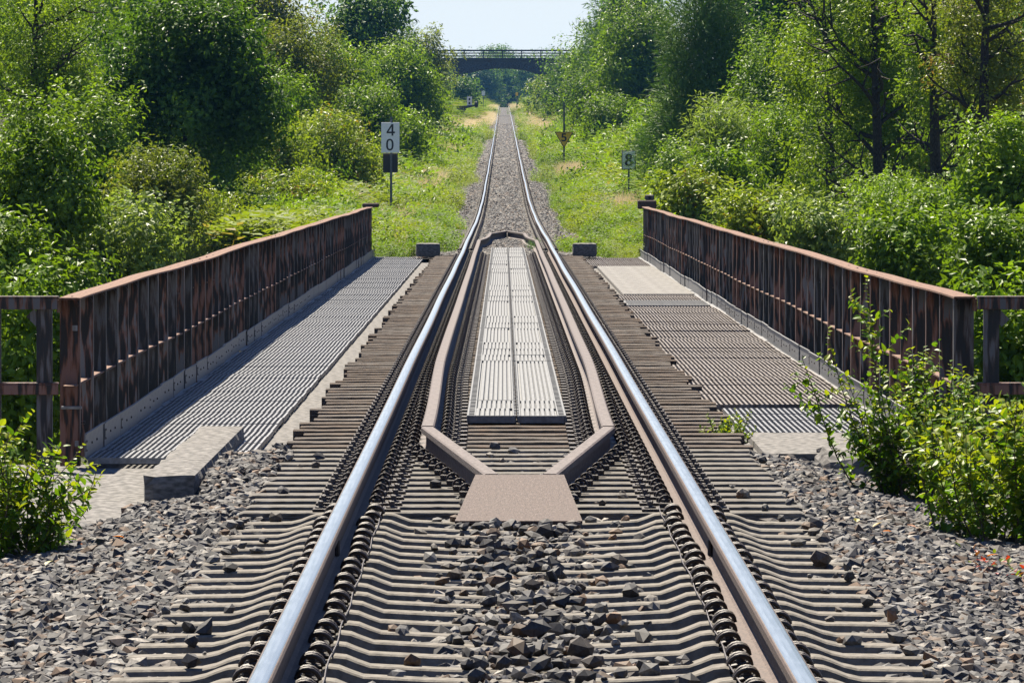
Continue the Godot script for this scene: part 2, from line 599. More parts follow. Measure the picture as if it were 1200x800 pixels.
func bolt_mesh(height := 0.05) -> ArrayMesh:
	var b := Builder.new()
	b.prism(Vector3(0, 0.0, 0), 0.011, height * 0.8, 8)
	b.prism(Vector3(0, height * 0.52, 0), 0.021, 0.006, 10)
	b.prism(Vector3(0, height * 0.52 + 0.006, 0), 0.0165, height * 0.42, 6, 0.003)
	return b.mesh()

func concrete_sleepers() -> void:
	var half := [[1.30, -0.192, 0.078], [1.285, -0.180, 0.083], [1.04, -0.176, 0.083], [0.995, -0.166, 0.083], [0.955, -0.150, 0.084], [0.925, -0.140, 0.085], [0.90, -0.137, 0.085], [0.888, -0.139, 0.085], [0.885, -0.162, 0.085], [0.632, -0.162, 0.085], [0.629, -0.138, 0.085], [0.615, -0.135, 0.084], [0.58, -0.139, 0.082], [0.545, -0.153, 0.078], [0.505, -0.167, 0.074], [0.30, -0.178, 0.072], [0.0, -0.186, 0.072]]
	var mesh := strip_mesh(both_sides(half), 0.39, 0.14)
	var clip := spring_clip_mesh()
	var bolt := bolt_mesh(0.056)
	var proto: Node3D = null
	var d := 19.75
	while d < 35.7:
		var t: Node3D
		if proto == null:
			t = thing("concrete_sleeper", "pale concrete sleeper with raised shoulders and coiled rail clips in the ballast near the camera", "railway sleeper", Vector3(0, 0, -d), "concrete sleepers with raised shoulders in front of the bridge")
			obj("sleeper_body", mesh, mats.concrete_sleeper, t)
			for s in [-1.0, 1.0]:
				for q in [[0.848, 0.0], [0.664, PI]]:
					var c := obj("spring_clip", clip, mats.fastener, t)
					c.position = Vector3(s * q[0], -0.160, 0)
					c.rotation.y = q[1] if s > 0 else PI - q[1]
					var bo := obj("bolt", bolt, mats.fastener, c)
					bo.position = Vector3(0.002, 0.004, 0)
			proto = t
		else:
			t = dup(proto, Vector3(0, 0, -d), "concrete_sleeper")
		t.position += Vector3(rr(-0.012, 0.012), rr(-0.003, 0.002), rr(-0.012, 0.012))
		t.rotation.y = rr(-0.006, 0.006)
		d += 0.60

func fastening_mesh() -> ArrayMesh:
	# ribbed-plate fastening: clamp, bolt with nut, spring washer standing as a loop
	var b := Builder.new()
	b.box(Vector3(0, 0.013, 0), Vector3(0.062, 0.026, 0.085), 0.004)
	b.prism(Vector3(0, 0.026, 0), 0.020, 0.016, 6, 0.003)
	b.prism(Vector3(0, 0.042, 0), 0.011, 0.020, 8, 0.002)
	for z in [-0.030, -0.018]:
		var p := PackedVector3Array()
		var r := PackedFloat32Array()
		for k in 8:
			var a := PI * k / 7.0
			p.push_back(Vector3(0.030 * cos(a), 0.024 + 0.032 * sin(a), z))
			r.push_back(0.0062)
		b.tube(p, r, 5)
	return b.mesh()

func screw_mesh() -> ArrayMesh:
	var b := Builder.new()
	b.prism(Vector3.ZERO, 0.027, 0.010, 10, 0.003)
	b.box(Vector3(0, 0.022, 0), Vector3(0.026, 0.026, 0.026), 0.004)
	return b.mesh()

func plate_sleepers() -> void:
	# the flat grey sleepers on the approach, then the brown timbers on the bridge: both carry ribbed plates, bolts and coach screws
	var fast := fastening_mesh()
	var screw := screw_mesh()
	var plate := Builder.new()
	plate.box(Vector3(0, 0.0, 0), Vector3(0.40, 0.015, 0.16), 0.003)
	var plate_mesh := plate.mesh()
	var guard_plate := Builder.new()
	guard_plate.box(Vector3(0, 0.0, 0), Vector3(0.30, 0.014, 0.16), 0.003)
	var guard_plate_mesh := guard_plate.mesh()
	var wood := []
	for k in 3:
		var hw: float = [0.122, 0.132, 0.127][k]
		var jag := []
		for i in 15:
			jag.push_back([-1.3 + 2.6 * i / 14.0, -0.1645 + rr(-0.004, 0.001), hw + rr(-0.004, 0.004)])
		wood.push_back(strip_mesh(jag, 0.385, hw - 0.004, 0.004))
	var flat_half := [[1.29, -0.172, 0.112], [1.27, -0.166, 0.117], [0.4, -0.1645, 0.117], [0.0, -0.166, 0.117]]
	var flat_mesh := strip_mesh(both_sides(flat_half), 0.385, 0.125, 0.004)
	var joined_cache := {}
	var d := 36.2
	var n := 0
	while d < 140.0:
		var on_bridge := d > 44.2
		var guard_x := guard_half(d)
		var single := d < 68.0
		var t: Node3D
		if on_bridge:
			t = thing("bridge_timber", "brown weathered timber lying across the steel bridge under the rails and guard rails", "bridge timber", Vector3(0, 0, -d), "timbers across the bridge deck")
			var o := obj("beam", wood[n % 3], mats["timber_%d" % rng.randi_range(0, 2)], t)
			o.position = Vector3(rr(-0.05, 0.05), rr(-0.003, 0.0), 0)
			o.rotation.y = rr(-0.006, 0.006)
		else:
			t = thing("approach_sleeper", "flat grey sleeper with rusty ribbed rail plates just before the bridge", "railway sleeper", Vector3(0, 0, -d), "flat grey sleepers between the concrete sleepers and the bridge")
			var o := obj("beam", flat_mesh, mats.grey_sleeper, t)
			o.position.x = rr(-0.03, 0.03)
		var spots := []
		var screws := []
		var plates := []
		for s in [-1.0, 1.0]:
			spots += [s * 0.842, s * 0.662]
			screws += [s * 0.915, s * 0.590]
			plates.push_back([s * 0.752, plate_mesh])
			if guard_x > 0.0:
				spots += [s * (guard_x + 0.088), s * (guard_x - 0.088)]
				screws += [s * (guard_x - 0.145)]
				plates.push_back([s * (guard_x - 0.06), guard_plate_mesh])
		if single:
			for q in plates:
				obj("rail_plate", q[1], mats.fastener, t).position = Vector3(q[0], -0.157, 0)
			for q in spots:
				obj("rail_fastening", fast, mats.fastener, t).position = Vector3(q, -0.1505, 0)
			for q in screws:
				obj("coach_screw", screw, mats.screw_head, t).position = Vector3(q, -0.150, 0.03)
		else:
			var key := "%.2f" % guard_x
			if not joined_cache.has(key):
				var st := SurfaceTool.new()
				for q in plates:
					st.append_from(q[1], 0, Transform3D(Basis(), Vector3(q[0], -0.157, 0)))
				for q in spots:
					st.append_from(fast, 0, Transform3D(Basis(), Vector3(q, -0.1505, 0)))
				var su := SurfaceTool.new()
				for q in screws:
					su.append_from(screw, 0, Transform3D(Basis(), Vector3(q, -0.150, 0.03)))
				joined_cache[key] = [st.commit(), su.commit()]
			structure(obj("rail_fastenings", joined_cache[key][0], mats.fastener, t), "", "stuff")
			structure(obj("coach_screws", joined_cache[key][1], mats.screw_head, t), "", "stuff")
		t.position.z += rr(-0.02, 0.02)
		n += 1
		d += 0.684 if on_bridge else 0.66

func far_sleepers() -> void:
	# beyond the bridge the sleepers are thinner than a pixel: one object
	var half := [[1.30, -0.185, 0.08], [0.93, -0.150, 0.085], [0.885, -0.162, 0.085], [0.632, -0.162, 0.085], [0.60, -0.138, 0.085], [0.50, -0.167, 0.074], [0.0, -0.186, 0.072]]
	var mesh := strip_mesh(both_sides(half), 0.39, 0.14)
	var where: Array[Transform3D] = []
	var tints := PackedColorArray()
	var clips: Array[Transform3D] = []
	var clip_tints := PackedColorArray()
	var d := 141.2
	while d < 420.0:
		where.push_back(Transform3D(Basis(), Vector3(wander(d, 0.0), grade(d) - 0.028 + rr(-0.008, 0.0), -d)))
		tints.push_back(Color(1, 1, 1))
		d += 0.66
	d = 141.2
	while d < 900.0:
		for x in [-0.842, -0.662, 0.662, 0.842]:
			clips.push_back(Transform3D(Basis.from_scale(Vector3(1.7, 1.3, 1.7)), Vector3(x, grade(d) - 0.15, -d)))  # real clips, oversized so their dark rows also stand for the rail's shadow
			clip_tints.push_back(Color(1, 1, 1))
		d += 0.66
	var t := thing("distant_sleepers", "closely packed grey sleepers of the climbing track beyond the bridge", "railway sleepers", Vector3.ZERO)
	t.set_meta("kind", "stuff")
	copies("sleeper_row", mesh, mats.concrete_sleeper, where, tints, t)
	copies("clip_shade_row", fastening_mesh(), mats.fastener, clips, clip_tints, t)

# ---------------------------------------------------------------- guard rails between the running rails
func guard_half(d: float) -> float:
	if d < 36.9 or d > 152.0:
		return 0.0
	if d < 43.6:
		return lerpf(0.135, 0.497, (d - 36.9) / 6.7)
	return lerpf(0.497, 0.545, smoothstep(43.6, 60.0, d))

func build_guard_rails() -> void:
	var prof := mirrored([[0.0625, -0.149], [0.0625, -0.141], [0.022, -0.134], [0.009, -0.124], [0.009, -0.046], [0.036, -0.034], [0.036, -0.006], [0.028, 0.0]])
	for s in [-1.0, 1.0]:
		var t := thing("guard_rail", "matt brown guard rail %s" % ("on the pale grating walkway's side of the tread panels" if s < 0 else "on the brown walkway's side of the tread panels"), "guard rail", Vector3.ZERO, "the two guard rails on the bridge")
		var b := Builder.new()
		b.sweep(prof, pts([Vector3(s * 0.135, -0.02, -36.9), Vector3(s * 0.497, -0.02, -43.6)]))
		obj("bent_end", b.mesh(), mats.guard_rust, t)
		var breaks := [43.62, 58.0, 73.0, 88.0, 103.0, 118.0, 133.0, 151.0]
		for k in breaks.size() - 1:
			b = Builder.new()
			var p := PackedVector3Array()
			var d: float = breaks[k]
			while d < breaks[k + 1] - 0.02:
				p.push_back(Vector3(s * guard_half(d) + 0.5 * wander(d, s * 3.0), -0.02 + grade(d), -d))
				d += 1.5
			d = breaks[k + 1] - 0.012
			p.push_back(Vector3(s * guard_half(d), -0.02 + grade(d), -d))
			b.sweep(prof, p)
			obj("rail_length", b.mesh(), mats.guard_rust, t)
		b = Builder.new()
		var g := grade(155.0) + 0.0
		b.sweep(prof, pts([Vector3(s * 0.545, g - 0.02, -151.0), Vector3(s * 0.44, g - 0.02, -155.0), Vector3(s * 0.385, g - 0.02, -159.0), Vector3(s * 0.36, g - 0.02, -166.0), Vector3(s * 0.02, g - 0.005, -171.0)]))
		obj("bent_end", b.mesh(), mats.guard_rust, t)
	# the sloping plate where the two guard rails meet
	var pl := Builder.new()
	var top := [Vector3(-0.21, -0.016, 0), Vector3(0.20, -0.016, 0)]
	var low := [Vector3(-0.295, -0.158, 1.62), Vector3(0.27, -0.158, 1.62)]
	var back := [Vector3(-0.21, -0.028, -0.22), Vector3(0.20, -0.028, -0.22)]
	pl.quad(top[0], top[1], low[1], low[0], Vector3(0, 1, 0.1))
	pl.quad(top[0], top[1], back[1], back[0], Vector3(0, 1, -0.05))
	pl.quad(low[0], low[1], low[1] + Vector3(0, -0.012, 0), low[0] + Vector3(0, -0.012, 0), Vector3(0, 0, 1))
	for k in 2:
		pl.quad(top[k], low[k], low[k] + Vector3(0, -0.012, 0), top[k] + Vector3(0, -0.12, 0), Vector3(-1 if k == 0 else 1, 0, 0))
		pl.quad(top[k], back[k], back[k] + Vector3(0, -0.11, 0), top[k] + Vector3(0, -0.12, 0), Vector3(-1 if k == 0 else 1, 0, 0))
	var t := obj("nose_plate", pl.mesh(), mats.plate_rust)
	t.position = Vector3(0, 0, -36.7)
	tag(t, "rusty sloping trapezoid steel plate where the two guard rails meet", "steel plate")
	# light tread boards between the guard rails
	var tread := thing("track_walkway", "pale slotted steel tread panels in two rows between the guard rails", "walkway", Vector3(0, 0, -48.3))
	var d := 48.35
	var k := 0
	var lengths := [1.5, 1.7, 10.5, 1.9, 2.1, 2.4, 6.0, 2.6, 3.4, 9.0, 3.2, 4.5, 4.0, 12.0, 4.2, 5.0, 4.6, 5.2, 6.0, 5.0, 6.0]
	while d < 147.0 and k < lengths.size():
		var l: float = minf(lengths[k], 147.0 - d)
		for s in [-1.0, 1.0]:
			var b := Builder.new()
			var off := (k % 3 - 1) * 0.008
			b.box(Vector3(s * 0.297, 0, 0), Vector3(0.014, 0.05, l - 0.02), 0.003)
			b.box(Vector3(s * 0.254, 0.002, 0), Vector3(0.010, 0.045, l - 0.02), 0.002)
			b.box(Vector3(s * 0.020, 0.002, 0), Vector3(0.010, 0.045, l - 0.02), 0.002)
			for i in 7:
				b.box(Vector3(s * (0.046 + 0.031 * i) + off, 0, 0), Vector3(0.025, 0.046, l - 0.03), 0.004)
			b.box(Vector3(s * 0.15, 0.003, 0), Vector3(0.27, 0.006, l - 0.03))
			var z := -l * 0.5 + 0.12
			while z < l * 0.5 - 0.05:
				b.box(Vector3(s * 0.2755, 0.0005, z), Vector3(0.035, 0.044, 0.10))
				b.box(Vector3(s * 0.0095, 0.0005, z + 0.1), Vector3(0.013, 0.044, 0.10))
				z += 0.30
			for e in [-1.0, 1.0]:
				b.box(Vector3(s * 0.15, -0.0005, e * (l * 0.5 - 0.012)), Vector3(0.28, 0.045, 0.022))
			var zz := -l * 0.5 + 0.6
			while zz < l * 0.5 - 0.3:
				b.box(Vector3(s * 0.15, -0.016, zz), Vector3(0.28, 0.012, 0.05))
				zz += 0.6
			var o := obj("tread_panel", b.mesh(), mats.tread_plate, tread)
			o.position = Vector3(0, -0.139 + grade(d) + rr(-0.002, 0.004), -(d + l * 0.5) + 48.3)
		d += l
		k += 1

# ---------------------------------------------------------------- side walkways
func grating_mesh(width: float, length: float, pitch: float, bar: float, cross: float) -> ArrayMesh:
	var b := Builder.new()
	var n := int(width / pitch)
	for i in n + 1:
		b.box(Vector3(-width * 0.5 + width * i / n, 0, 0), Vector3(bar, 0.03, length - 0.016))
	var m := int(length / cross)
	for j in range(1, m):
		b.box(Vector3(0, 0.0095, -length * 0.5 + length * j / m), Vector3(width - 0.01, 0.012, 0.012))
	for e in [-1.0, 1.0]:
		b.box(Vector3(0, -0.001, e * (length * 0.5 - 0.006)), Vector3(width + 0.004, 0.034, 0.007))
	return b.mesh()

func build_walkways() -> void:
	var left := thing("grating_walkway", "pale galvanised grating walkway along the shaded railing", "walkway", Vector3(-1.96, -0.24, -44.4))
	var lm := grating_mesh(0.88, 1.18, 0.033, 0.014, 0.17)
	for k in 83:
		var o := obj("grating_panel", lm, mats.galvanised, left)
		o.position = Vector3(rr(-0.004, 0.004), rr(-0.003, 0.003), -0.6 - 1.2 * k)
		o.rotation = Vector3(rr(-0.0015, 0.0015), 0, rr(-0.002, 0.002))
	var right := thing("grating_walkway", "brown grating walkway with one blank slab near its far end", "walkway", Vector3(1.85, -0.24, -48.8))
	var am := grating_mesh(0.92, 1.18, 0.036, 0.014, 0.20)
	for k in 4:
		var o := obj("grating_panel", am, mats.galvanised, right)
		o.set_meta("label", "pale grating panel at the near end")
		o.position = Vector3(0.02, rr(-0.004, 0.004), -0.6 - 1.2 * k)
	var bm := grating_mesh(1.04, 1.18, 0.034, 0.015, 0.17)
	var d := 5.0
	while d < 42.0:
		var o := obj("grating_panel", bm, mats.brown_grating, right)
		o.position = Vector3(-0.03 + rr(-0.004, 0.004), rr(-0.005, 0.005) + 0.02, -0.6 - d)
		o.rotation = Vector3(rr(-0.005, 0.005), 0, rr(-0.004, 0.004))
		d += 1.2
	var b := Builder.new()
	b.box(Vector3(0, 0, 0), Vector3(0.98, 0.03, 2.9), 0.006)
	for z in 8:
		b.box(Vector3(0, 0.017, -1.25 + z * 0.35), Vector3(0.94, 0.008, 0.06), 0.003)
	var bright := obj("metal_sheet", b.mesh(), mats.tread_plate, right)
	bright.position = Vector3(0.0, 0.02, -45.4)
	for q in [43.2, 47.6, 48.8, 50.0, 51.2, 81.4, 82.6, 83.8, 85.0, 86.2, 87.4, 88.6, 89.8, 91.0, 92.2]:
		var o := obj("grating_panel", bm, mats.brown_grating, right)
		o.position = Vector3(-0.02, rr(-0.004, 0.004), -q - 0.6)
	b = Builder.new()
	for j in 6:
		b.box(Vector3(0, 0, 11.8 - 4.72 * j), Vector3(0.92, 0.05, 4.70), 0.008)
	var slab := obj("blank_slab", b.mesh(), mats.plain_slab, right)
	slab.position = Vector3(0.06, 0.0, -66.6)
	# toe boards: galvanised strips along the foot of each railing
	var seg := Builder.new()
	seg.box(Vector3(0, 0.075, 0), Vector3(0.005, 0.15, 2.03))
	seg.box(Vector3(0.026, 0.004, 0), Vector3(0.05, 0.006, 2.03))
	seg.box(Vector3(0.004, 0.148, 0), Vector3(0.012, 0.006, 2.03))
	var segm := seg.mesh()
	var bolt := Builder.new()
	for q in [[0.94, 0.055], [0.94, 0.105], [-0.2, 0.08], [0.35, 0.08]]:
		bolt.box(Vector3(0.006, q[1], q[0]), Vector3(0.008, 0.014, 0.016), 0.003)
	bolt.box(Vector3(0.004, 0.08, 0.985), Vector3(0.004, 0.06, 0.045))
	var boltm := bolt.mesh()
	for s in [-1.0, 1.0]:
		var t := thing("toe_board", "galvanised toe board along the foot of the railing %s" % ("that shades the pale walkway" if s < 0 else "behind the leafy bush"), "toe board", Vector3(s * 2.425 if s < 0 else 2.40, -0.235, -44.4), "toe boards of the bridge railings")
		for k in 50:
			var o := obj("strip", segm, mats.galvanised, t)
			o.position = Vector3(rr(-0.004, 0.004) + 0.01 * sin(k * 0.9), rr(-0.004, 0.004), -1.0 - 2.0 * k)
			o.rotation = Vector3(rr(-0.003, 0.003), (PI if s > 0 else 0.0) + rr(-0.004, 0.004), rr(-0.02, 0.02))
			if k < 26:
				obj("bolt", boltm, mats.screw_head, o)

# ---------------------------------------------------------------- railings
func build_railings() -> void:
	var post_meshes := []
	for k in 3:
		var b := Builder.new()
		b.box(Vector3(0, 0.47, 0), Vector3(0.112, 0.94, 0.012), 0.002)
		b.box(Vector3(0.051, 0.47, -0.048), Vector3(0.010, 0.94, 0.086), 0.002)
		if k == 1:
			b.box(Vector3(-0.02, 0.2, 0.008), Vector3(0.06, 0.02, 0.012), 0.002)
		if k == 2:
			b.prism(Vector3(0.01, 0.74, 0.006), 0.012, 0.01, 8)
		b.box(Vector3(0.03, 0.925, -0.03), Vector3(0.012, 0.07, 0.10), 0.002, Basis(Vector3(0, 0, 1), 0.7))
		post_meshes.push_back(b.mesh())
	for s in [-1.0, 1.0]:
		var x0 := 2.49 if s > 0 else -2.50
		var t := thing("bridge_railing", "long rusty railing of flat posts %s" % ("in shade beside the pale grating walkway" if s < 0 else "beside the brown grating walkway"), "railing", Vector3(x0, -0.27, -44.4), "the two long bridge railings")
		for k in 71:
			var o := obj("post", post_meshes[rng.randi_range(0, 2)], mats["paint_%d" % rng.randi_range(0, 4)], t)
			o.position = Vector3(bulge(k * 1.4, s), 0, -0.05 - k * 1.4)
			o.rotation.y = rr(-0.03, 0.03)
			if s > 0:
				o.scale = Vector3(-1, 1, 1)
		var cap := Builder.new()
		var mid := Builder.new()
		var p := PackedVector3Array()
		var q := PackedVector3Array()
		var w := -0.25
		while w < 98.7:
			p.push_back(Vector3(bulge(w, s) - s * 0.012, 0.945 + 0.004 * sin(w * 0.31 + s) + 0.002 * sin(w * 0.9), -w))
			q.push_back(Vector3(bulge(w, s) - s * 0.012, 0.455 + 0.004 * sin(w * 0.3), -w))
			w += 1.3
		cap.sweep(PackedVector2Array([Vector2(-0.06, -0.004), Vector2(0.06, -0.004), Vector2(0.06, 0.005), Vector2(0.057, 0.008), Vector2(-0.057, 0.008), Vector2(-0.06, 0.005)]), p)
		var lip := -0.064 if s < 0 else 0.064
		cap.sweep(PackedVector2Array([Vector2(lip - 0.005, -0.075), Vector2(lip + 0.005, -0.075), Vector2(lip + 0.005, -0.005), Vector2(lip - 0.005, -0.005)]), p)
		obj("top_rail", cap.mesh(), mats.cap_rust, t)
		mid.sweep(PackedVector2Array([Vector2(-0.035, -0.004), Vector2(0.035, -0.004), Vector2(0.035, 0.004), Vector2(-0.035, 0.004)]), q)
		obj("middle_rail", mid.mesh(), mats.cap_rust, t)
		if s > 0:
			var e := Builder.new()
			e.box(Vector3(0.03, 0.99, -99.3), Vector3(0.34, 0.16, 0.5), 0.02)
			obj("end_block", e.mesh(), mats.plate_rust, t)
			e = Builder.new()
			e.box(Vector3(0.08, 1.12, -99.4), Vector3(0.17, 0.10, 0.2), 0.02)
			obj("end_box", e.mesh(), mats.paint_4, t)
		else:
			var e := Builder.new()
			e.box(Vector3(0.02, 0.98, -99.0), Vector3(0.30, 0.08, 0.4), 0.02)
			obj("end_block", e.mesh(), mats.plate_rust, t)
			e = Builder.new()
			e.box(Vector3(0.03, 0.13, 0.03), Vector3(0.02, 0.03, 0.02))
			e.box(Vector3(0.0, 0.33, 0.012), Vector3(0.115, 0.018, 0.02), 0.003)
			e.prism(Vector3(0.02, 0.76, 0.012), 0.014, 0.03, 8)
			obj("post_clamp", e.mesh(), mats.galvanised, t)
	# the open frames that carry on sideways from the near ends of the railings
	for s in [-1.0, 1.0]:
		var f := thing("open_railing_frame", "open rusty railing frame standing crosswise %s" % ("on the concrete slab" if s < 0 else "behind the bright leafy bush"), "railing", Vector3(s * 2.60, -0.27, -44.0), "open railing frames crosswise to the track")
		for k in 4:
			var b := Builder.new()
			var x: float = s * [0.03, 0.315, 1.0, 1.7][k]
			b.box(Vector3(x, 0.46, 0), Vector3(0.085, 0.92, 0.012), 0.002)
			b.box(Vector3(x - s * 0.038, 0.46, -0.04), Vector3(0.010, 0.92, 0.07), 0.002)
			if k == 0:
				b.box(Vector3(x + s * 0.05, 0.84, -0.003), Vector3(0.06, 0.08, 0.008), 0.0, Basis(Vector3(0, 0, 1), 0.78))
			obj("post", b.mesh(), mats["paint_%d" % [2, 4, 0, 3][k]], f)
		var b := Builder.new()
		b.box(Vector3(s * 0.85, 0.955, -0.02), Vector3(1.80, 0.012, 0.11), 0.003)
		b.box(Vector3(s * 0.85, 0.918, 0.030), Vector3(1.80, 0.062, 0.010), 0.002)
		obj("top_rail", b.mesh(), mats.paint_0, f)
		b = Builder.new()
		b.box(Vector3(s * 0.85, 0.475, -0.02), Vector3(1.80, 0.012, 0.09), 0.003)
		b.box(Vector3(s * 0.85, 0.442, 0.022), Vector3(1.80, 0.055, 0.010), 0.002)
		obj("middle_rail", b.mesh(), mats.paint_1, f)

func bulge(w: float, s: float) -> float:
	return 0.009 * sin(w * 0.21 + s * 2.0) + 0.004 * sin(w * 0.71 + s)

# ---------------------------------------------------------------- concrete pieces at the bridge ends
func rough_block(size: Vector3, seed_: int, wear: float) -> ArrayMesh:
	# a worn block: a finely divided box whose edges and faces are eaten away
	var f := FastNoiseLite.new()
	f.seed = seed_
	f.frequency = 2.2
	f.fractal_octaves = 4
	var b := Builder.new()
	var cells := Vector3i(clampi(int(size.x / 0.05), 3, 16), clampi(int(size.y / 0.05), 3, 8), clampi(int(size.z / 0.12), 3, 40))
	var at := func(p: Vector3) -> Vector3:
		var h := size * 0.5
		var near := Vector3(h.x - absf(p.x), h.y - absf(p.y), h.z - absf(p.z))
		var lo := minf(near.x, minf(near.y, near.z))
		var two := near.x + near.y + near.z - maxf(near.x, maxf(near.y, near.z)) - lo
		var edge := clampf(1.0 - two / 0.05, 0.0, 1.0)
		var k := wear * (0.35 * f.get_noise_3d(p.x * 4.0, p.y * 4.0, p.z * 4.0) - edge * (0.55 + 0.6 * f.get_noise_3d(p.x * 3.0 + 9.0, p.y * 3.0, p.z * 3.0)))
		return p + Vector3(signf(p.x) if near.x < 0.06 else 0.0, signf(p.y) if near.y < 0.06 else 0.0, signf(p.z) if near.z < 0.06 else 0.0) * k
	for ax in 3:
		var i := (ax + 1) % 3
		var j := (ax + 2) % 3
		for s in [-0.5, 0.5]:
			for a in cells[i]:
				for e in cells[j]:
					var q := []
					for o in [[0, 0], [1, 0], [1, 1], [0, 1]]:
						var p := Vector3.ZERO
						p[ax] = s * size[ax]
						p[i] = (float(a + o[0]) / cells[i] - 0.5) * size[i]
						p[j] = (float(e + o[1]) / cells[j] - 0.5) * size[j]
						q.push_back(at.call(p))
					var out := Vector3.ZERO
					out[ax] = s
					b.quad(q[0], q[1], q[2], q[3], out)
	return b.mesh()

func build_concrete() -> void:
	var o := obj("concrete_slab", rough_block(Vector3(2.3, 0.5, 7.4), 3, 0.004), mats.concrete)
	o.position = Vector3(-3.02, -0.53, -41.3)
	tag(o, "flat weathered concrete slab in front of the shaded railing", "concrete slab")
	o = obj("concrete_kerb", rough_block(Vector3(0.27, 0.30, 7.6), 4, 0.016), mats.concrete)
	o.position = Vector3(-1.76, -0.285, -43.6)
	tag(o, "worn concrete kerb with a dark front face between ballast and pale walkway", "concrete kerb")
	o = obj("concrete_block", rough_block(Vector3(0.30, 0.34, 1.5), 5, 0.05), mats.concrete)
	o.position = Vector3(1.845, -0.36, -44.6)
	tag(o, "rounded worn concrete block between the ballast and the leafy bush", "concrete block")
	o = obj("concrete_slab", rough_block(Vector3(0.62, 0.3, 3.6), 6, 0.005), mats.concrete)
	o.position = Vector3(1.72, -0.375, -47.0)
	tag(o, "small pale concrete slab in front of the brown grating walkway", "concrete slab")
	o = obj("concrete_block", rough_block(Vector3(0.43, 0.24, 0.9), 7, 0.02), mats.concrete)
	o.position = Vector3(-1.42, -0.07, -140.8)
	tag(o, "dark concrete block at the far bridge end beside the pale grating walkway", "concrete block")
	o = obj("concrete_block", rough_block(Vector3(0.43, 0.24, 0.9), 8, 0.02), mats.concrete)
	o.position = Vector3(1.36, -0.07, -140.8)
	tag(o, "dark concrete block at the far bridge end beside the brown walkway", "concrete block")
	# bare cables that lie along the inner shoulders of the sleepers
	for s in [-1.0, 1.0]:
		var p := PackedVector3Array()
		var r := PackedFloat32Array()
		var d := 20.0
		while d < 35.9:
			p.push_back(Vector3(s * 0.622 + 0.004 * sin(d * 3.0), -0.130 + 0.003 * sin(d * 10.4), -d))
			r.push_back(0.0028)
			d += 0.3
		var b := Builder.new()
		b.tube(p, r, 5)
		var c := obj("thin_cable", b.mesh(), mats.screw_head)
		tag(c, "thin cable over the sleeper shoulders %s" % ("on the concrete kerb's side" if s < 0 else "on the leafy bush's side"), "cable", "cables along the rails")

# ---------------------------------------------------------------- ballast
func stone_mesh(k: int) -> ArrayMesh:
	var r := RandomNumberGenerator.new()
	r.seed = 900 + k
	var g := (1.0 + sqrt(5.0)) / 2.0
	var p := [Vector3(-1, g, 0), Vector3(1, g, 0), Vector3(-1, -g, 0), Vector3(1, -g, 0), Vector3(0, -1, g), Vector3(0, 1, g), Vector3(0, -1, -g), Vector3(0, 1, -g), Vector3(g, 0, -1), Vector3(g, 0, 1), Vector3(-g, 0, -1), Vector3(-g, 0, 1)]
	var f := [0, 11, 5, 0, 5, 1, 0, 1, 7, 0, 7, 10, 0, 10, 11, 1, 5, 9, 5, 11, 4, 11, 10, 2, 10, 7, 6, 7, 1, 8, 3, 9, 4, 3, 4, 2, 3, 2, 6, 3, 6, 8, 3, 8, 9, 4, 9, 5, 2, 4, 11, 6, 2, 10, 8, 6, 7, 9, 8, 1]
	var sc := Vector3(1.0, r.randf_range(0.45, 0.75), r.randf_range(0.6, 0.95))
	var turn := Basis(Vector3(r.randf() - 0.5, r.randf() - 0.5, r.randf() - 0.5).normalized(), r.randf() * TAU)
	var cuts := []
	for i in 6:
		cuts.push_back([Vector3(r.randf() - 0.5, r.randf() - 0.5, r.randf() - 0.5).normalized(), r.randf_range(0.5, 0.75)])
	for i in 12:
		var q: Vector3 = turn * (p[i] as Vector3).normalized() * r.randf_range(0.82, 1.12)
		for c in cuts:
			var over: float = q.dot(c[0]) - c[1]
			if over > 0.0:
				q -= (c[0] as Vector3) * over
		p[i] = q * sc * 0.62
	var b := Builder.new()
	for i in range(0, 60, 3):
		b.flat(p[f[i]], p[f[i + 1]], p[f[i + 2]], p[f[i]] + p[f[i + 1]] + p[f[i + 2]])
	return b.mesh()

func stone_tint() -> Color:
	var u := rng.randf()
	var c: Color
	if u < 0.34:
		c = Color(0.075, 0.073, 0.074)
	elif u < 0.55:
		c = Color(0.18, 0.178, 0.172)
	elif u < 0.70:
		c = Color(0.115, 0.095, 0.080)
	elif u < 0.81:
		c = Color(0.20, 0.115, 0.060)
	elif u < 0.89:
		c = Color(0.055, 0.055, 0.065)
	else:
		c = Color(0.40, 0.37, 0.32)
	var l := rr(0.32, 0.85)
	return Color(c.r * l, c.g * l, c.b * l)

func bed(x: float, d: float) -> float:
	var a := absf(x)
	var y: float
	if a > 0.42 and a < 1.12 and d < 45.0:
		y = -0.285
	elif a < 1.25:
		y = -0.225 + 0.015 * (1.0 - smoothstep(0.15, 0.35, a))
	else:
		y = lerpf(-0.215, -0.37 if x > 0.0 else -0.32, smoothstep(1.3, 2.35, a)) - maxf(0.0, a - 2.35) * (0.35 if x > 0.0 else 0.08)
	if x < -1.25 and x > -1.9 and d > 38.0 and d < 46.0:
		y = maxf(y, lerpf(y, -0.165, smoothstep(39.2, 40.5, d)))
	return y + grade(d)

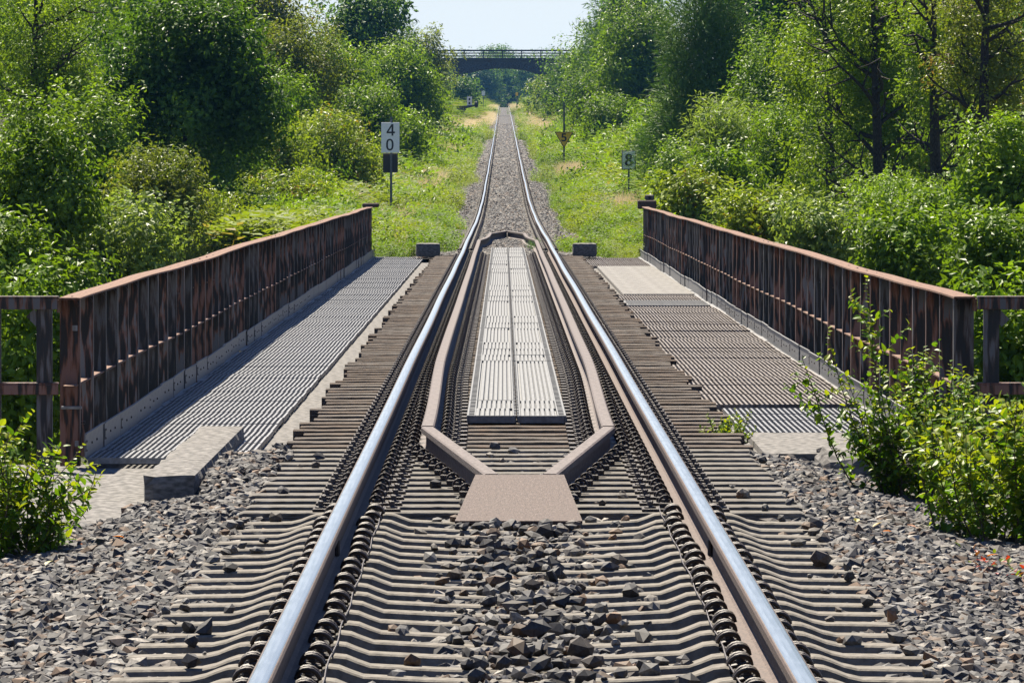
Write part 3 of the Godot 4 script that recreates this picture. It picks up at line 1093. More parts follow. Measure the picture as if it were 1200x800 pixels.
func build_ballast() -> void:
	var holder := Node3D.new()
	holder.name = "ballast"
	place(holder)
	structure(holder, "grey and rusty broken stone around the sleepers")
	# the compact bed under the loose stones, near and far
	for part in [[14.0, 44.2], [141.0, 1420.0]]:
		var xs := [-3.3, -2.6, -2.0, -1.6, -1.3, -0.9, -0.45, -0.2, 0.2, 0.45, 0.9, 1.3, 1.6, 2.0, 2.6, 3.3] if part[0] < 100 else [-2.5, -2.0, -1.6, -1.3, -0.9, -0.45, -0.2, 0.2, 0.45, 0.9, 1.3, 1.6, 2.0, 2.5]
		var st := SurfaceTool.new()
		st.begin(Mesh.PRIMITIVE_TRIANGLES)
		st.set_smooth_group(0)
		var d: float = part[0]
		var rows := 0
		while d <= part[1]:
			for x in xs:
				st.add_vertex(Vector3(x, bed(x, d) - 0.03 + rr(-0.006, 0.006), -d))
			rows += 1
			d += 0.5 if d < 60.0 else (2.0 if d < 300.0 else 10.0)
		for j in rows - 1:
			for i in xs.size() - 1:
				var k: int = j * xs.size() + i
				for q in [k, k + xs.size(), k + 1, k + 1, k + xs.size(), k + xs.size() + 1]:
					st.add_index(q)
		st.generate_normals()
		obj("stone_bed", st.commit(), mats.ballast_bed if part[0] < 100 else mats.far_ballast, holder)
	var kinds := 7
	var shapes := []
	var where := []
	var tints := []
	for k in kinds:
		shapes.push_back(stone_mesh(k))
		var w: Array[Transform3D] = []
		where.push_back(w)
		tints.push_back(PackedColorArray())
	var big := []
	# near side: loose stones all over the shoulders and between the sleepers
	for i in 140000:
		var d := 20.2 + 24.0 * pow(rng.randf(), 1.15)
		var x := rr(-3.1, 3.0)
		if d > 39.0 and x < -1.58:
			continue
		if d > 37.6 - 0.3 * x * x * 0.1 and x < -1.9:
			continue
		if d > 43.2 and absf(x) > 1.35 and (x < 0.0 or x > 1.66):
			continue
		if d > 43.2 and x > 1.36 and d > 44.4:
			continue
		var a := absf(x)
		var size := lerpf(0.028, 0.082, pow(rng.randf(), 1.15)) * (1.25 if rng.randf() < 0.12 else 1.0)
		var y := bed(x, d) + rr(-0.02, 0.012)
		if a < 1.30:
			var spacing := 0.60 if d < 35.85 else 0.66
			var start := 19.75 if d < 35.85 else 36.2
			var off := absf(fposmod(d - start + spacing * 0.5, spacing) - spacing * 0.5)
			var on := off < 0.10 if d < 35.85 else off < 0.13
			if a > 0.50 and a < 1.04:
				continue
			if on:
				# a few stones lie on top of the sleepers, most of them in the middle
				var heap := 0.0
				if d < 36.4:
					heap = 0.20 * (1.0 - smoothstep(0.12, 0.34, a)) * (1.0 - smoothstep(34.6, 36.4, d))
				if rng.randf() > heap * 0.8 + (0.035 if d < 36.0 else 0.012):
					continue
				y = (-0.180 if a < 0.52 else -0.176) + (0.0 if d < 35.85 else 0.012) + size * 0.22
			elif d > 36.5 and rng.randf() < 0.5:
				continue
			elif a > 1.02:
				y -= 0.0
		var turn := Basis(Vector3(rr(-1, 1), rr(-1, 1), rr(-1, 1)).normalized(), rng.randf() * 0.9) * Basis(Vector3.UP, rng.randf() * TAU)
		var xf := Transform3D(turn.scaled(Vector3.ONE * size), Vector3(x, y, -d))
		var k := i % kinds
		if size > 0.055 and d < 30.0 and big.size() < 300 and rng.randf() < 0.06:
			xf.origin.y += 0.008
			big.push_back([k, xf])
			continue
		where[k].push_back(xf)
		tints[k].push_back(stone_tint())
	# far side: the shoulders of the climbing line
	for i in 100000:
		var d := 141.5 + 620.0 * pow(rng.randf(), 2.0)
		var x := rr(-2.4, 2.4)
		var a := absf(x)
		if a > 0.62 and a < 0.88:
			continue
		var size := rr(0.05, 0.09) * clampf(d / 170.0, 1.0, 3.4)
		var turn := Basis(Vector3(rr(-1, 1), rr(-1, 1), rr(-1, 1)).normalized(), rng.randf() * 1.2)
		var y := bed(x, d) + rr(-0.03, 0.0) + (0.045 if a < 1.25 else 0.0) - size * 0.1
		where[i % kinds].push_back(Transform3D(turn.scaled(Vector3(size, size * 0.7, size)), Vector3(x, y, -d)))
		tints[i % kinds].push_back(stone_tint())
	for k in kinds:
		copies("gravel", shapes[k], mats.stone, where[k], tints[k], holder)
	var solid := []
	var veins := noise_tex(60, 0.03, ramp([0.3, 0.7], [[0.55, 0.55, 0.55], [1, 1, 1]]), 5, 256)
	for c in [[0.085, 0.085, 0.088], [0.13, 0.125, 0.12], [0.20, 0.19, 0.18], [0.14, 0.105, 0.085], [0.24, 0.125, 0.065], [0.055, 0.054, 0.056], [0.33, 0.31, 0.27], [0.10, 0.096, 0.094], [0.17, 0.14, 0.115]]:
		var m := plain("stone_%d" % solid.size(), c, 0.72)
		m.albedo_texture = veins
		m.uv1_triplanar = true
		m.uv1_world_triplanar = true
		m.uv1_scale = Vector3(7, 7, 7)
		m.albedo_color = (m.albedo_color.srgb_to_linear() * 0.85).linear_to_srgb()
		solid.push_back(m)
	for q in big:
		var o := obj("stone", shapes[q[0]], solid[rng.randi_range(0, 8)], holder)
		o.transform = q[1]

# ---------------------------------------------------------------- the road bridge far up the line
func build_road_bridge() -> void:
	var d := 950.0
	var t := thing("road_bridge", "dark stone arch road bridge with an open railing crossing high over the track far away", "bridge", Vector3(-0.2, 0, -d))
	var b := Builder.new()
	var half := 5.45
	var spring := 11.25
	var crown := 13.16
	var deck := 14.12
	var n := 28
	var front := 3.2
	for i in n:
		var xa := -half + 2.0 * half * i / n
		var xb := -half + 2.0 * half * (i + 1) / n
		var ya := spring + (crown - spring) * sqrt(maxf(0.0, 1.0 - pow(xa / half, 2.0)))
		var yb := spring + (crown - spring) * sqrt(maxf(0.0, 1.0 - pow(xb / half, 2.0)))
		for s in [-1.0, 1.0]:
			b.quad(Vector3(xa, ya, s * front), Vector3(xb, yb, s * front), Vector3(xb, deck, s * front), Vector3(xa, deck, s * front), Vector3(0, 0, s))
		b.quad(Vector3(xa, ya, -front), Vector3(xb, yb, -front), Vector3(xb, yb, front), Vector3(xa, ya, front), Vector3(-xa, -3, 0))
	obj("arch", b.mesh(), mats.bridge_stone, t)
	b = Builder.new()
	for i in 26:
		# dressed stones round the arch, standing a little proud
		var a := PI * (i + 0.5) / 26.0
		var p := Vector3(-half * cos(a), spring + (crown - spring) * sin(a), front + 0.05)
		var up := Vector3(-cos(a) * (crown - spring), sin(a) * half, 0).normalized()
		b.box(p + up * 0.28, Vector3(0.50, 0.52, 0.12), 0.02, Basis(up.cross(Vector3.BACK), up, Vector3.BACK))
	structure(obj("arch_stones", b.mesh(), mats.concrete, t), "", "stuff").set("material_override", mats.bridge_stone)
	for s in [-1.0, 1.0]:
		b = Builder.new()
		b.box(Vector3(s * (half + 5.5), (6.0 + deck) * 0.5, 0), Vector3(11.0, deck - 6.0, front * 2.0))
		obj("abutment", b.mesh(), mats.bridge_stone, t)
	b = Builder.new()
	b.box(Vector3(0, deck + 0.12, 0), Vector3(34.0, 0.24, front * 2.0 + 0.5), 0.05)
	obj("deck", b.mesh(), mats.bridge_stone, t)
	for s in [-1.0, 1.0]:
		for k in 15:
			b = Builder.new()
			b.box(Vector3(-16.1 + 2.3 * k, deck + 0.74, s * (front + 0.05)), Vector3(0.12, 1.0, 0.12), 0.02)
			obj("railing_post", b.mesh(), mats.dark_steel, t)
		for y in [1.16, 0.84, 0.50]:
			b = Builder.new()
			b.box(Vector3(0, deck + y, s * (front + 0.05)), Vector3(33.0, 0.07 if y < 1.0 else 0.10, 0.06))
			obj("railing_bar", b.mesh(), mats.dark_steel, t)

# ---------------------------------------------------------------- signs
func lettering(text: String, height: float, bold: bool, parent: Node, at: Vector3) -> void:
	var f := SystemFont.new()
	f.font_names = PackedStringArray(["Droid Sans"])
	f.font_weight = 700 if bold else 400
	var fv := FontVariation.new()
	fv.base_font = f
	fv.variation_embolden = 0.0 if bold else 0.45
	var m := TextMesh.new()
	m.font = fv
	m.text = text
	m.font_size = 96
	m.pixel_size = height / (0.714 * 96.0)
	m.depth = 0.006
	obj("digit", m, mats.sign_black, parent).position = at

func build_signs() -> void:
	var t := thing("kilometre_sign", "tall white track sign reading 4 over 0 on a grey post", "sign", Vector3(-3.36, land(-3.36, 230.0), -230.0))
	var g := t.position.y
	var b := Builder.new()
	b.prism(Vector3(0.02, 0, 0), 0.035, 2.85 - g, 10)
	obj("post", b.mesh(), mats.post_steel, t)
	b = Builder.new()
	b.box(Vector3(0, 2.245 - g, 0.06), Vector3(0.53, 0.88, 0.02), 0.006)
	obj("board", b.mesh(), mats.sign_white, t)
	lettering("4", 0.315, false, t, Vector3(0.01, 2.455 - g, 0.073))
	lettering("0", 0.315, false, t, Vector3(-0.02, 2.03 - g, 0.073))
	b = Builder.new()
	b.box(Vector3(0, 1.515 - g, -0.05), Vector3(0.43, 0.56, 0.02), 0.006)
	obj("lower_board", b.mesh(), mats.sign_black, t).set_meta("label", "dark lower board")
	t = thing("speed_sign", "white square track sign with a black border reading 8", "sign", Vector3(3.95, land(3.95, 255.0), -255.0))
	g = t.position.y
	b = Builder.new()
	b.prism(Vector3.ZERO, 0.03, 1.7 - g, 10)
	obj("post", b.mesh(), mats.post_steel, t)
	b = Builder.new()
	b.box(Vector3(0, 1.615 - g, 0.045), Vector3(0.47, 0.62, 0.02), 0.006)
	obj("border", b.mesh(), mats.sign_black, t)
	b = Builder.new()
	b.box(Vector3(0, 1.615 - g, 0.058), Vector3(0.415, 0.565, 0.012), 0.004)
	obj("board", b.mesh(), mats.sign_white, t)
	lettering("8", 0.38, true, t, Vector3(0, 1.615 - g, 0.067))
	t = thing("triangle_sign", "yellow triangle sign pointing down reading 5 on a tall thin post", "sign", Vector3(2.86, land(2.86, 385.0), -385.0))
	g = t.position.y
	b = Builder.new()
	b.prism(Vector3.ZERO, 0.045, 4.51 - g, 10)
	obj("post", b.mesh(), mats.post_steel, t)
	for k in 2:
		b = Builder.new()
		var w := 0.46 if k == 0 else 0.40
		var y0 := (3.09 if k == 0 else 3.055) - g
		var y1 := (2.28 if k == 0 else 2.365) - g
		var z := 0.05 if k == 0 else 0.064
		b.flat(Vector3(-w, y0, z + 0.012), Vector3(w, y0, z + 0.012), Vector3(0, y1, z + 0.012), Vector3.BACK)
		b.flat(Vector3(-w, y0, z), Vector3(w, y0, z), Vector3(0, y1, z), Vector3.FORWARD)
		b.quad(Vector3(-w, y0, z), Vector3(w, y0, z), Vector3(w, y0, z + 0.012), Vector3(-w, y0, z + 0.012), Vector3.UP)
		for s in [-1.0, 1.0]:
			b.quad(Vector3(s * w, y0, z), Vector3(0, y1, z), Vector3(0, y1, z + 0.012), Vector3(s * w, y0, z + 0.012), Vector3(s, -0.6, 0))
		obj("border" if k == 0 else "board", b.mesh(), mats.sign_black if k == 0 else mats.sign_yellow, t)
	lettering("5", 0.385, true, t, Vector3(0, 2.82 - g, 0.08))
	# the small far ones
	t = thing("signal_post", "far dark signal post with a funnel head and a small white number board", "signal", Vector3(-3.92, land(-3.92, 700.0), -700.0))
	g = t.position.y
	b = Builder.new()
	b.prism(Vector3.ZERO, 0.07, 6.3 - g, 8)
	obj("post", b.mesh(), mats.sign_black, t)
	b = Builder.new()
	b.sweep(PackedVector2Array([Vector2(0.02, 5.75 - g), Vector2(0.10, 5.75 - g), Vector2(0.62, 6.55 - g), Vector2(1.42, 6.72 - g), Vector2(1.42, 6.84 - g), Vector2(-0.32, 6.72 - g), Vector2(-0.32, 6.60 - g)]), pts([Vector3(0, 0, 0.1), Vector3(0, 0, -0.1)]))
	obj("funnel_head", b.mesh(), mats.sign_black, t)
	b = Builder.new()
	b.box(Vector3(0.84, 7.18 - g, 0.02), Vector3(0.44, 0.76, 0.03), 0.005)
	obj("number_board", b.mesh(), mats.sign_white, t)
	b = Builder.new()
	b.box(Vector3(0.84, 7.34 - g, 0.045), Vector3(0.14, 0.22, 0.02), 0.01)
	b.box(Vector3(0.84, 7.00 - g, 0.045), Vector3(0.14, 0.22, 0.02), 0.01)
	structure(obj("number_marks", b.mesh(), mats.sign_black, t), "", "stuff")
	b = Builder.new()
	b.box(Vector3(1.44, 6.88 - g, 0), Vector3(0.34, 0.58, 0.30), 0.12)
	obj("lamp_housing", b.mesh(), mats.sign_black, t)
	for q in [[2.40, 800.0, 7.78, 0.36, 0.42, "sign_black", "small dark board on a short post on the far right verge"], [3.18, 850.0, 9.60, 0.36, 0.52, "sign_black", "small dark board on a tall post before the right foot of the road bridge"], [-2.62, 1000.0, 10.66, 0.42, 0.62, "sign_white", "tiny pale board left of the rails seen through the road bridge arch"], [1.62, 1010.0, 10.62, 0.32, 0.40, "sign_yellow", "tiny orange board right of the rails seen through the road bridge arch"]]:
		t = thing("track_sign", q[6], "sign", Vector3(q[0], land(q[0], q[1]), -q[1]))
		b = Builder.new()
		b.prism(Vector3.ZERO, 0.05, q[2] - t.position.y, 8)
		obj("post", b.mesh(), mats.post_steel, t)
		b = Builder.new()
		b.box(Vector3(0, q[2] - t.position.y, 0.07), Vector3(q[3], q[4], 0.03), 0.005)
		obj("board", b.mesh(), mats[q[5]], t)

# ---------------------------------------------------------------- foliage
func leaf(b: Builder, at: Vector3, dir: Vector3, side: Vector3, length: float, width: float, fold: float) -> void:
	var up := side.cross(dir).normalized()
	var mid := at + dir * length * 0.45
	var l := mid - side * width * 0.5 + up * fold * width
	var r := mid + side * width * 0.5 + up * fold * width
	var tip := at + dir * length - up * fold * width * 0.4
	b.flat(at, l, tip, up)
	b.flat(at, tip, r, up)

func spray_mesh(kind: String, seed_: int) -> ArrayMesh:
	var r := RandomNumberGenerator.new()
	r.seed = seed_
	var b := Builder.new()
	b.tinted = true
	var set_: Array = {"broad": [22, 0.40, 0.092, 0.050], "fine": [34, 0.40, 0.060, 0.030], "needle": [44, 0.40, 0.105, 0.014], "willow": [28, 0.42, 0.115, 0.021]}[kind]
	for i in set_[0]:
		var t: float = (i + 0.5) / set_[0]
		var a := r.randf() * TAU
		var out := Vector3(cos(a), 0, sin(a))
		var reach: float = set_[1] * 0.42 * sqrt(r.randf()) * (1.15 - 0.7 * absf(t - 0.45))
		var at := Vector3(0, t * set_[1] - 0.05, 0) + out * reach + Vector3(0, r.randf_range(-0.03, 0.03), 0)
		var dir: Vector3
		if kind == "needle":
			dir = (out + Vector3(0, r.randf_range(0.2, 1.2), 0)).normalized()
		else:
			dir = (out + Vector3(r.randf_range(-0.6, 0.6), r.randf_range(-0.75, 0.55), r.randf_range(-0.6, 0.6))).normalized()
		var side := dir.cross(Vector3(r.randf_range(-0.55, 0.55), 1, r.randf_range(-0.55, 0.55))).normalized()
		var k := r.randf_range(0.72, 1.25)
		var l := r.randf_range(0.8, 1.2)
		b.tint = Color(l, l, l * 0.95)
		leaf(b, at, dir, side, set_[2] * k, set_[3] * k, r.randf_range(0.05, 0.28))
	return b.mesh()

const GREENS := {
	"dark": [[0.042, 0.095, 0.012], [0.078, 0.150, 0.018]],
	"mid": [[0.078, 0.150, 0.014], [0.135, 0.215, 0.020]],
	"bright": [[0.105, 0.190, 0.016], [0.170, 0.265, 0.022]],
	"yellow": [[0.125, 0.185, 0.018], [0.205, 0.262, 0.028]],
	"olive": [[0.095, 0.140, 0.022], [0.165, 0.195, 0.034]],
	"pale": [[0.125, 0.195, 0.050], [0.195, 0.265, 0.078]],
	"light": [[0.095, 0.170, 0.016], [0.165, 0.240, 0.024]],
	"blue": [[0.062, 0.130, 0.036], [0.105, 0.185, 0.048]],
}

func green(kind: String) -> Color:
	var g: Array = GREENS[kind]
	var t := rng.randf()
	var k := rr(1.0, 1.75)
	return Color(lerpf(g[0][0], g[1][0], t) * k, lerpf(g[0][1], g[1][1], t) * k, lerpf(g[0][2], g[1][2], t) * k)

func facing(dir: Vector3) -> Basis:
	var y := dir.normalized()
	var x := y.cross(Vector3(rng.randf() - 0.5, rng.randf() - 0.5, rng.randf() - 0.5)).normalized()
	return Basis(x, y, x.cross(y))

func ball() -> Vector3:
	var z := rr(-1, 1)
	var a := rng.randf() * TAU
	var q := sqrt(1.0 - z * z)
	return Vector3(q * cos(a), z, q * sin(a))

const TREES := [
	[-7.64, 145, 1.25, 0.94, 1.48, "broad", "mid", "leafy green tree squeezed between the far left shrub and the dark round tree"],
	[-7.46, 205, 2.18, 1.15, 1.87, "fine", "bright", "fresh green slender tree leaning out behind the large round dark tree"],
	[-7.21, 255, 2.59, 1.26, 1.70, "fine", "mid", "mid green bush above the first yellow green thicket on the left bank"],
	[-5.31, 300, 2.86, 1.29, 1.35, "fine", "mid", "mid green bush left of the sign reading 40"],
	[-10.62, 185, 2.90, 1.19, 1.99, "fine", "mid", "fine leaved tree behind the far left shrub"],
	[-9.11, 240, 5.41, 1.55, 2.45, "fine", "bright", "fresh green tree top over the right shoulder of the dark round tree"],
	[4.66, 215, 0.97, 0.69, 0.79, "fine", "bright", "bright bush between the sign reading 8 and the yellow tipped bush"],
	[4.50, 165, 0.82, 0.75, 0.64, "broad", "mid", "leafy bush under the pale willow bush"],
	[7.54, 225, 3.22, 1.40, 2.06, "fine", "mid", "mid green tree between the dark conifer and the locust tree"],
	[6.97, 160, 0.67, 0.96, 0.58, "fine", "mid", "mid green tree whose crown fills the gap left of the locust trunk"],
	[6.49, 118, 0.48, 0.76, 0.46, "broad", "mid", "leafy tree under the slender tree with the straight dark trunk"],
	[10.46, 175, 1.97, 0.83, 1.05, "fine", "mid", "fresh green tree behind the bright tree at the right edge"],
	[5.48, 470, 4.69, 1.72, 2.02, "fine", "mid", "green tree behind the bush right of the yellow triangle sign"],
	[-6.93, 170, 3.05, 2.16, 2.16, "broad", "dark", "large round dark green tree behind the left railing, its lower half in shade"],
	[-8.95, 150, 3.59, 1.37, 1.77, "airy", "light", "airy light green tree at the left edge of the view with thin bare branches"],
	[-5.60, 95, 1.20, 0.90, 0.87, "broad", "mid", "bright large leaved shrub at the far left in front of the airy tree"],
	[-5.03, 100, 0.39, 0.91, 0.54, "broad", "pale", "pale glossy elder bush rising just behind the middle of the left railing"],
	[-3.81, 62, -0.22, 0.50, 0.80, "broad", "mid", "glossy green bush seen through the open frame beside the left railing"],
	[-4.63, 74, -0.86, 0.53, 0.56, "broad", "mid", "glossy bush low behind the open frame on the concrete slab"],
	[-5.20, 80, 0.33, 0.52, 0.52, "broad", "mid", "dark leafy bush above the open frame left of the left railing"],
	[-5.81, 130, 0.85, 0.87, 0.63, "fine", "olive", "dull green thorny bush below the large round dark tree"],
	[-14.92, 300, 8.34, 4.84, 3.55, "broad", "dark", "tall dark tree standing behind the airy tree on the left"],
	[-10.90, 330, 7.26, 2.66, 2.84, "fine", "olive", "olive green tree with brownish tips right of the large round dark tree"],
	[-8.03, 290, 4.53, 2.18, 2.03, "fine", "olive", "olive bushy tree on the left slope below the brown tipped tree"],
	[-6.63, 210, 1.41, 1.63, 1.08, "fine", "yellow", "yellow green thicket on the left bank beside the large round dark tree"],
	[-5.26, 235, 1.54, 1.57, 1.16, "fine", "yellow", "yellow green thicket on the left bank halfway to the sign reading 40"],
	[-7.35, 330, 4.60, 2.06, 1.85, "fine", "bright", "bright green tree above the yellow green thickets of the left bank"],
	[-7.71, 430, 8.34, 2.77, 2.87, "broad", "blue", "tall blue green tree whose top leaves the picture left of the sky"],
	[-5.86, 420, 5.47, 2.08, 2.03, "fine", "bright", "fresh green tree straight behind the sign reading 40"],
	[-7.63, 520, 11.53, 1.45, 2.46, "needle", "dark", "dark pointed tree top against the left edge of the sky"],
	[-6.41, 620, 9.21, 1.60, 2.13, "fine", "olive", "olive tree next to the left end of the road bridge"],
	[-5.44, 470, 4.80, 1.72, 1.67, "fine", "bright", "bright green bush between the sign reading 40 and the far signal post"],
	[-6.68, 740, 8.01, 1.43, 1.91, "fine", "pale", "pale green bush hiding the left foot of the road bridge arch"],
	[-4.62, 330, 2.37, 1.35, 0.85, "fine", "bright", "low bright bush on the left bank directly behind the sign reading 40"],
	[-5.64, 150, 0.23, 1.00, 0.42, "fine", "yellow", "low yellow green bush along the rear half of the left railing"],
	[-5.09, 190, 0.43, 1.27, 0.57, "fine", "yellow", "low yellow green bush beyond the rear end of the left railing"],
	[-4.24, 860, 8.62, 1.11, 0.92, "fine", "blue", "small blue green bush under the left foot of the road bridge arch"],
	[6.97, 520, 11.86, 1.45, 2.24, "needle", "dark", "dark pine with layered tufts at the right edge of the sky"],
	[6.02, 660, 7.30, 2.84, 3.26, "fine", "blue", "round green tree hiding the right foot of the road bridge arch"],
	[6.42, 560, 7.43, 2.77, 3.49, "fine", "mid", "dense round tree right of the road bridge above the triangle sign"],
	[7.23, 430, 6.73, 2.50, 3.33, "fine", "mid", "tall green tree between the round tree and the dark conifer"],
	[7.77, 480, 10.18, 2.37, 2.17, "fine", "blue", "grey green tree top beside the pine at the right edge of the sky"],
	[6.32, 250, 4.37, 2.02, 3.36, "needle", "dark", "large dark conifer on the right bank behind the sign reading 8"],
	[6.28, 275, 1.91, 1.42, 1.48, "needle", "dark", "low dark conifer bough mass behind the sign reading 8"],
	[5.19, 185, 1.75, 1.03, 0.95, "willow", "pale", "pale grey green willow bush in front of the large dark conifer"],
	[5.17, 400, 3.13, 1.46, 1.38, "fine", "mid", "green bush just right of the yellow triangle sign"],
	[3.95, 780, 7.62, 1.09, 1.17, "fine", "yellow", "yellow green bush right of the far end of the track"],
	[6.86, 150, 3.67, 1.77, 2.02, "airy", "light", "locust tree with black forked trunk and bare side branches on the right"],
	[9.32, 165, 3.98, 1.77, 2.13, "airy", "olive", "thin tree with brown dead twigs in the upper right"],
	[7.90, 146, 3.53, 0.86, 2.35, "airy", "light", "slender tree with a straight dark trunk just right of the locust tree"],
	[6.33, 156, 3.51, 0.94, 2.01, "airy", "light", "slender open tree with a dark trunk just left of the locust tree"],
	[8.55, 142, 4.23, 1.07, 1.83, "airy", "olive", "open tree with brown dead twigs in the upper right corner"],
	[6.58, 105, 1.18, 0.73, 0.81, "broad", "bright", "bright green tree at the right edge above the open frame"],
	[4.26, 85, 0.40, 0.69, 0.38, "broad", "mid", "glossy elder bush behind the near half of the right railing"],
	[4.64, 75, 0.48, 0.52, 0.42, "broad", "mid", "glossy elder bush above the open frame beside the right railing"],
	[3.90, 100, 0.44, 0.71, 0.41, "broad", "pale", "pale elder bush behind the middle of the right railing"],
	[3.73, 120, 0.47, 0.80, 0.44, "broad", "yellow", "yellow green bush behind the rear half of the right railing"],
	[3.47, 150, 0.63, 0.68, 0.48, "broad", "yellow", "yellow tipped bush beside the rear end of the right railing"],
	[6.04, 170, 1.50, 0.99, 1.10, "fine", "mid", "green slender tree between the willow bush and the locust tree"],
	[6.42, 132, 0.56, 0.99, 0.51, "fine", "bright", "light green drooping tree around the foot of the locust trunk"],
	[11.86, 300, 6.41, 3.87, 4.19, "broad", "dark", "tall dark tree behind the locust tree"],
	[16.76, 290, 5.62, 4.05, 4.68, "broad", "dark", "tall dark tree behind the thin tree in the upper right"],
	[10.76, 350, 8.37, 2.33, 3.16, "fine", "blue", "grey green tall tree right of the large dark conifer"],
	[3.76, 60, -0.11, 0.42, 0.58, "broad", "mid", "dark glossy bush seen through the open frame beside the right railing"],
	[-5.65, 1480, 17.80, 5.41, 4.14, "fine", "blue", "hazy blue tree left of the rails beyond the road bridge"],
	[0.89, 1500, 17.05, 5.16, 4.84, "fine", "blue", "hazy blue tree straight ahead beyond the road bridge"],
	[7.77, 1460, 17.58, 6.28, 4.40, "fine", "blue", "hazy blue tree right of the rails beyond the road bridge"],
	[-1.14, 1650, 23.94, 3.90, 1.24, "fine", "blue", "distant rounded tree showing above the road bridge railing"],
]

func build_trees() -> void:
	var sprays := {}
	for kind in ["broad", "fine", "needle", "willow"]:
		sprays[kind] = spray_mesh(kind, kind.hash() % 1000)
	for q in TREES:
		tree(q, sprays)
	# the wood behind, where no tree can be told from the next
	var f := FastNoiseLite.new()
	f.seed = 31
	f.frequency = 0.11
	for s in [-1.0, 1.0]:
		var where: Array[Transform3D] = []
		var tints := PackedColorArray()
		for i in 26000:
			var d := 235.0 + 240.0 * rng.randf()
			var x := 0.026 * d + 5.2 + 22.0 * pow(rng.randf(), 1.3)
			var top := 8.5 + 5.0 * f.get_noise_2d(x * s * 2.0, d * 0.3)
			var y := top * pow(rng.randf(), 0.85)
			if f.get_noise_3d(x * s * 3.0, y * 4.0, d * 0.6) < -0.12:
				continue
			where.push_back(Transform3D(facing(ball() + Vector3(0, 0.6, 0)).scaled(Vector3.ONE * d / 130.0 * rr(0.8, 1.3)), Vector3(x * s, land(x * s, d) + y, -d)))
			tints.push_back(green("mid" if f.get_noise_2d(x * s, d * 0.4 + 50.0) > (0.05 if s < 0 else 0.3) else "dark"))  # right-hand wood gets more dark green, its deep shade put into the tint
		var o := copies("woodland", sprays["broad"], mats.leaf, where, tints)
		o.set_meta("label", "dense green woodland behind the single trees %s" % ("on the bank of the sign reading 40" if s < 0 else "on the bank of the sign reading 8"))
		o.set_meta("category", "woodland")

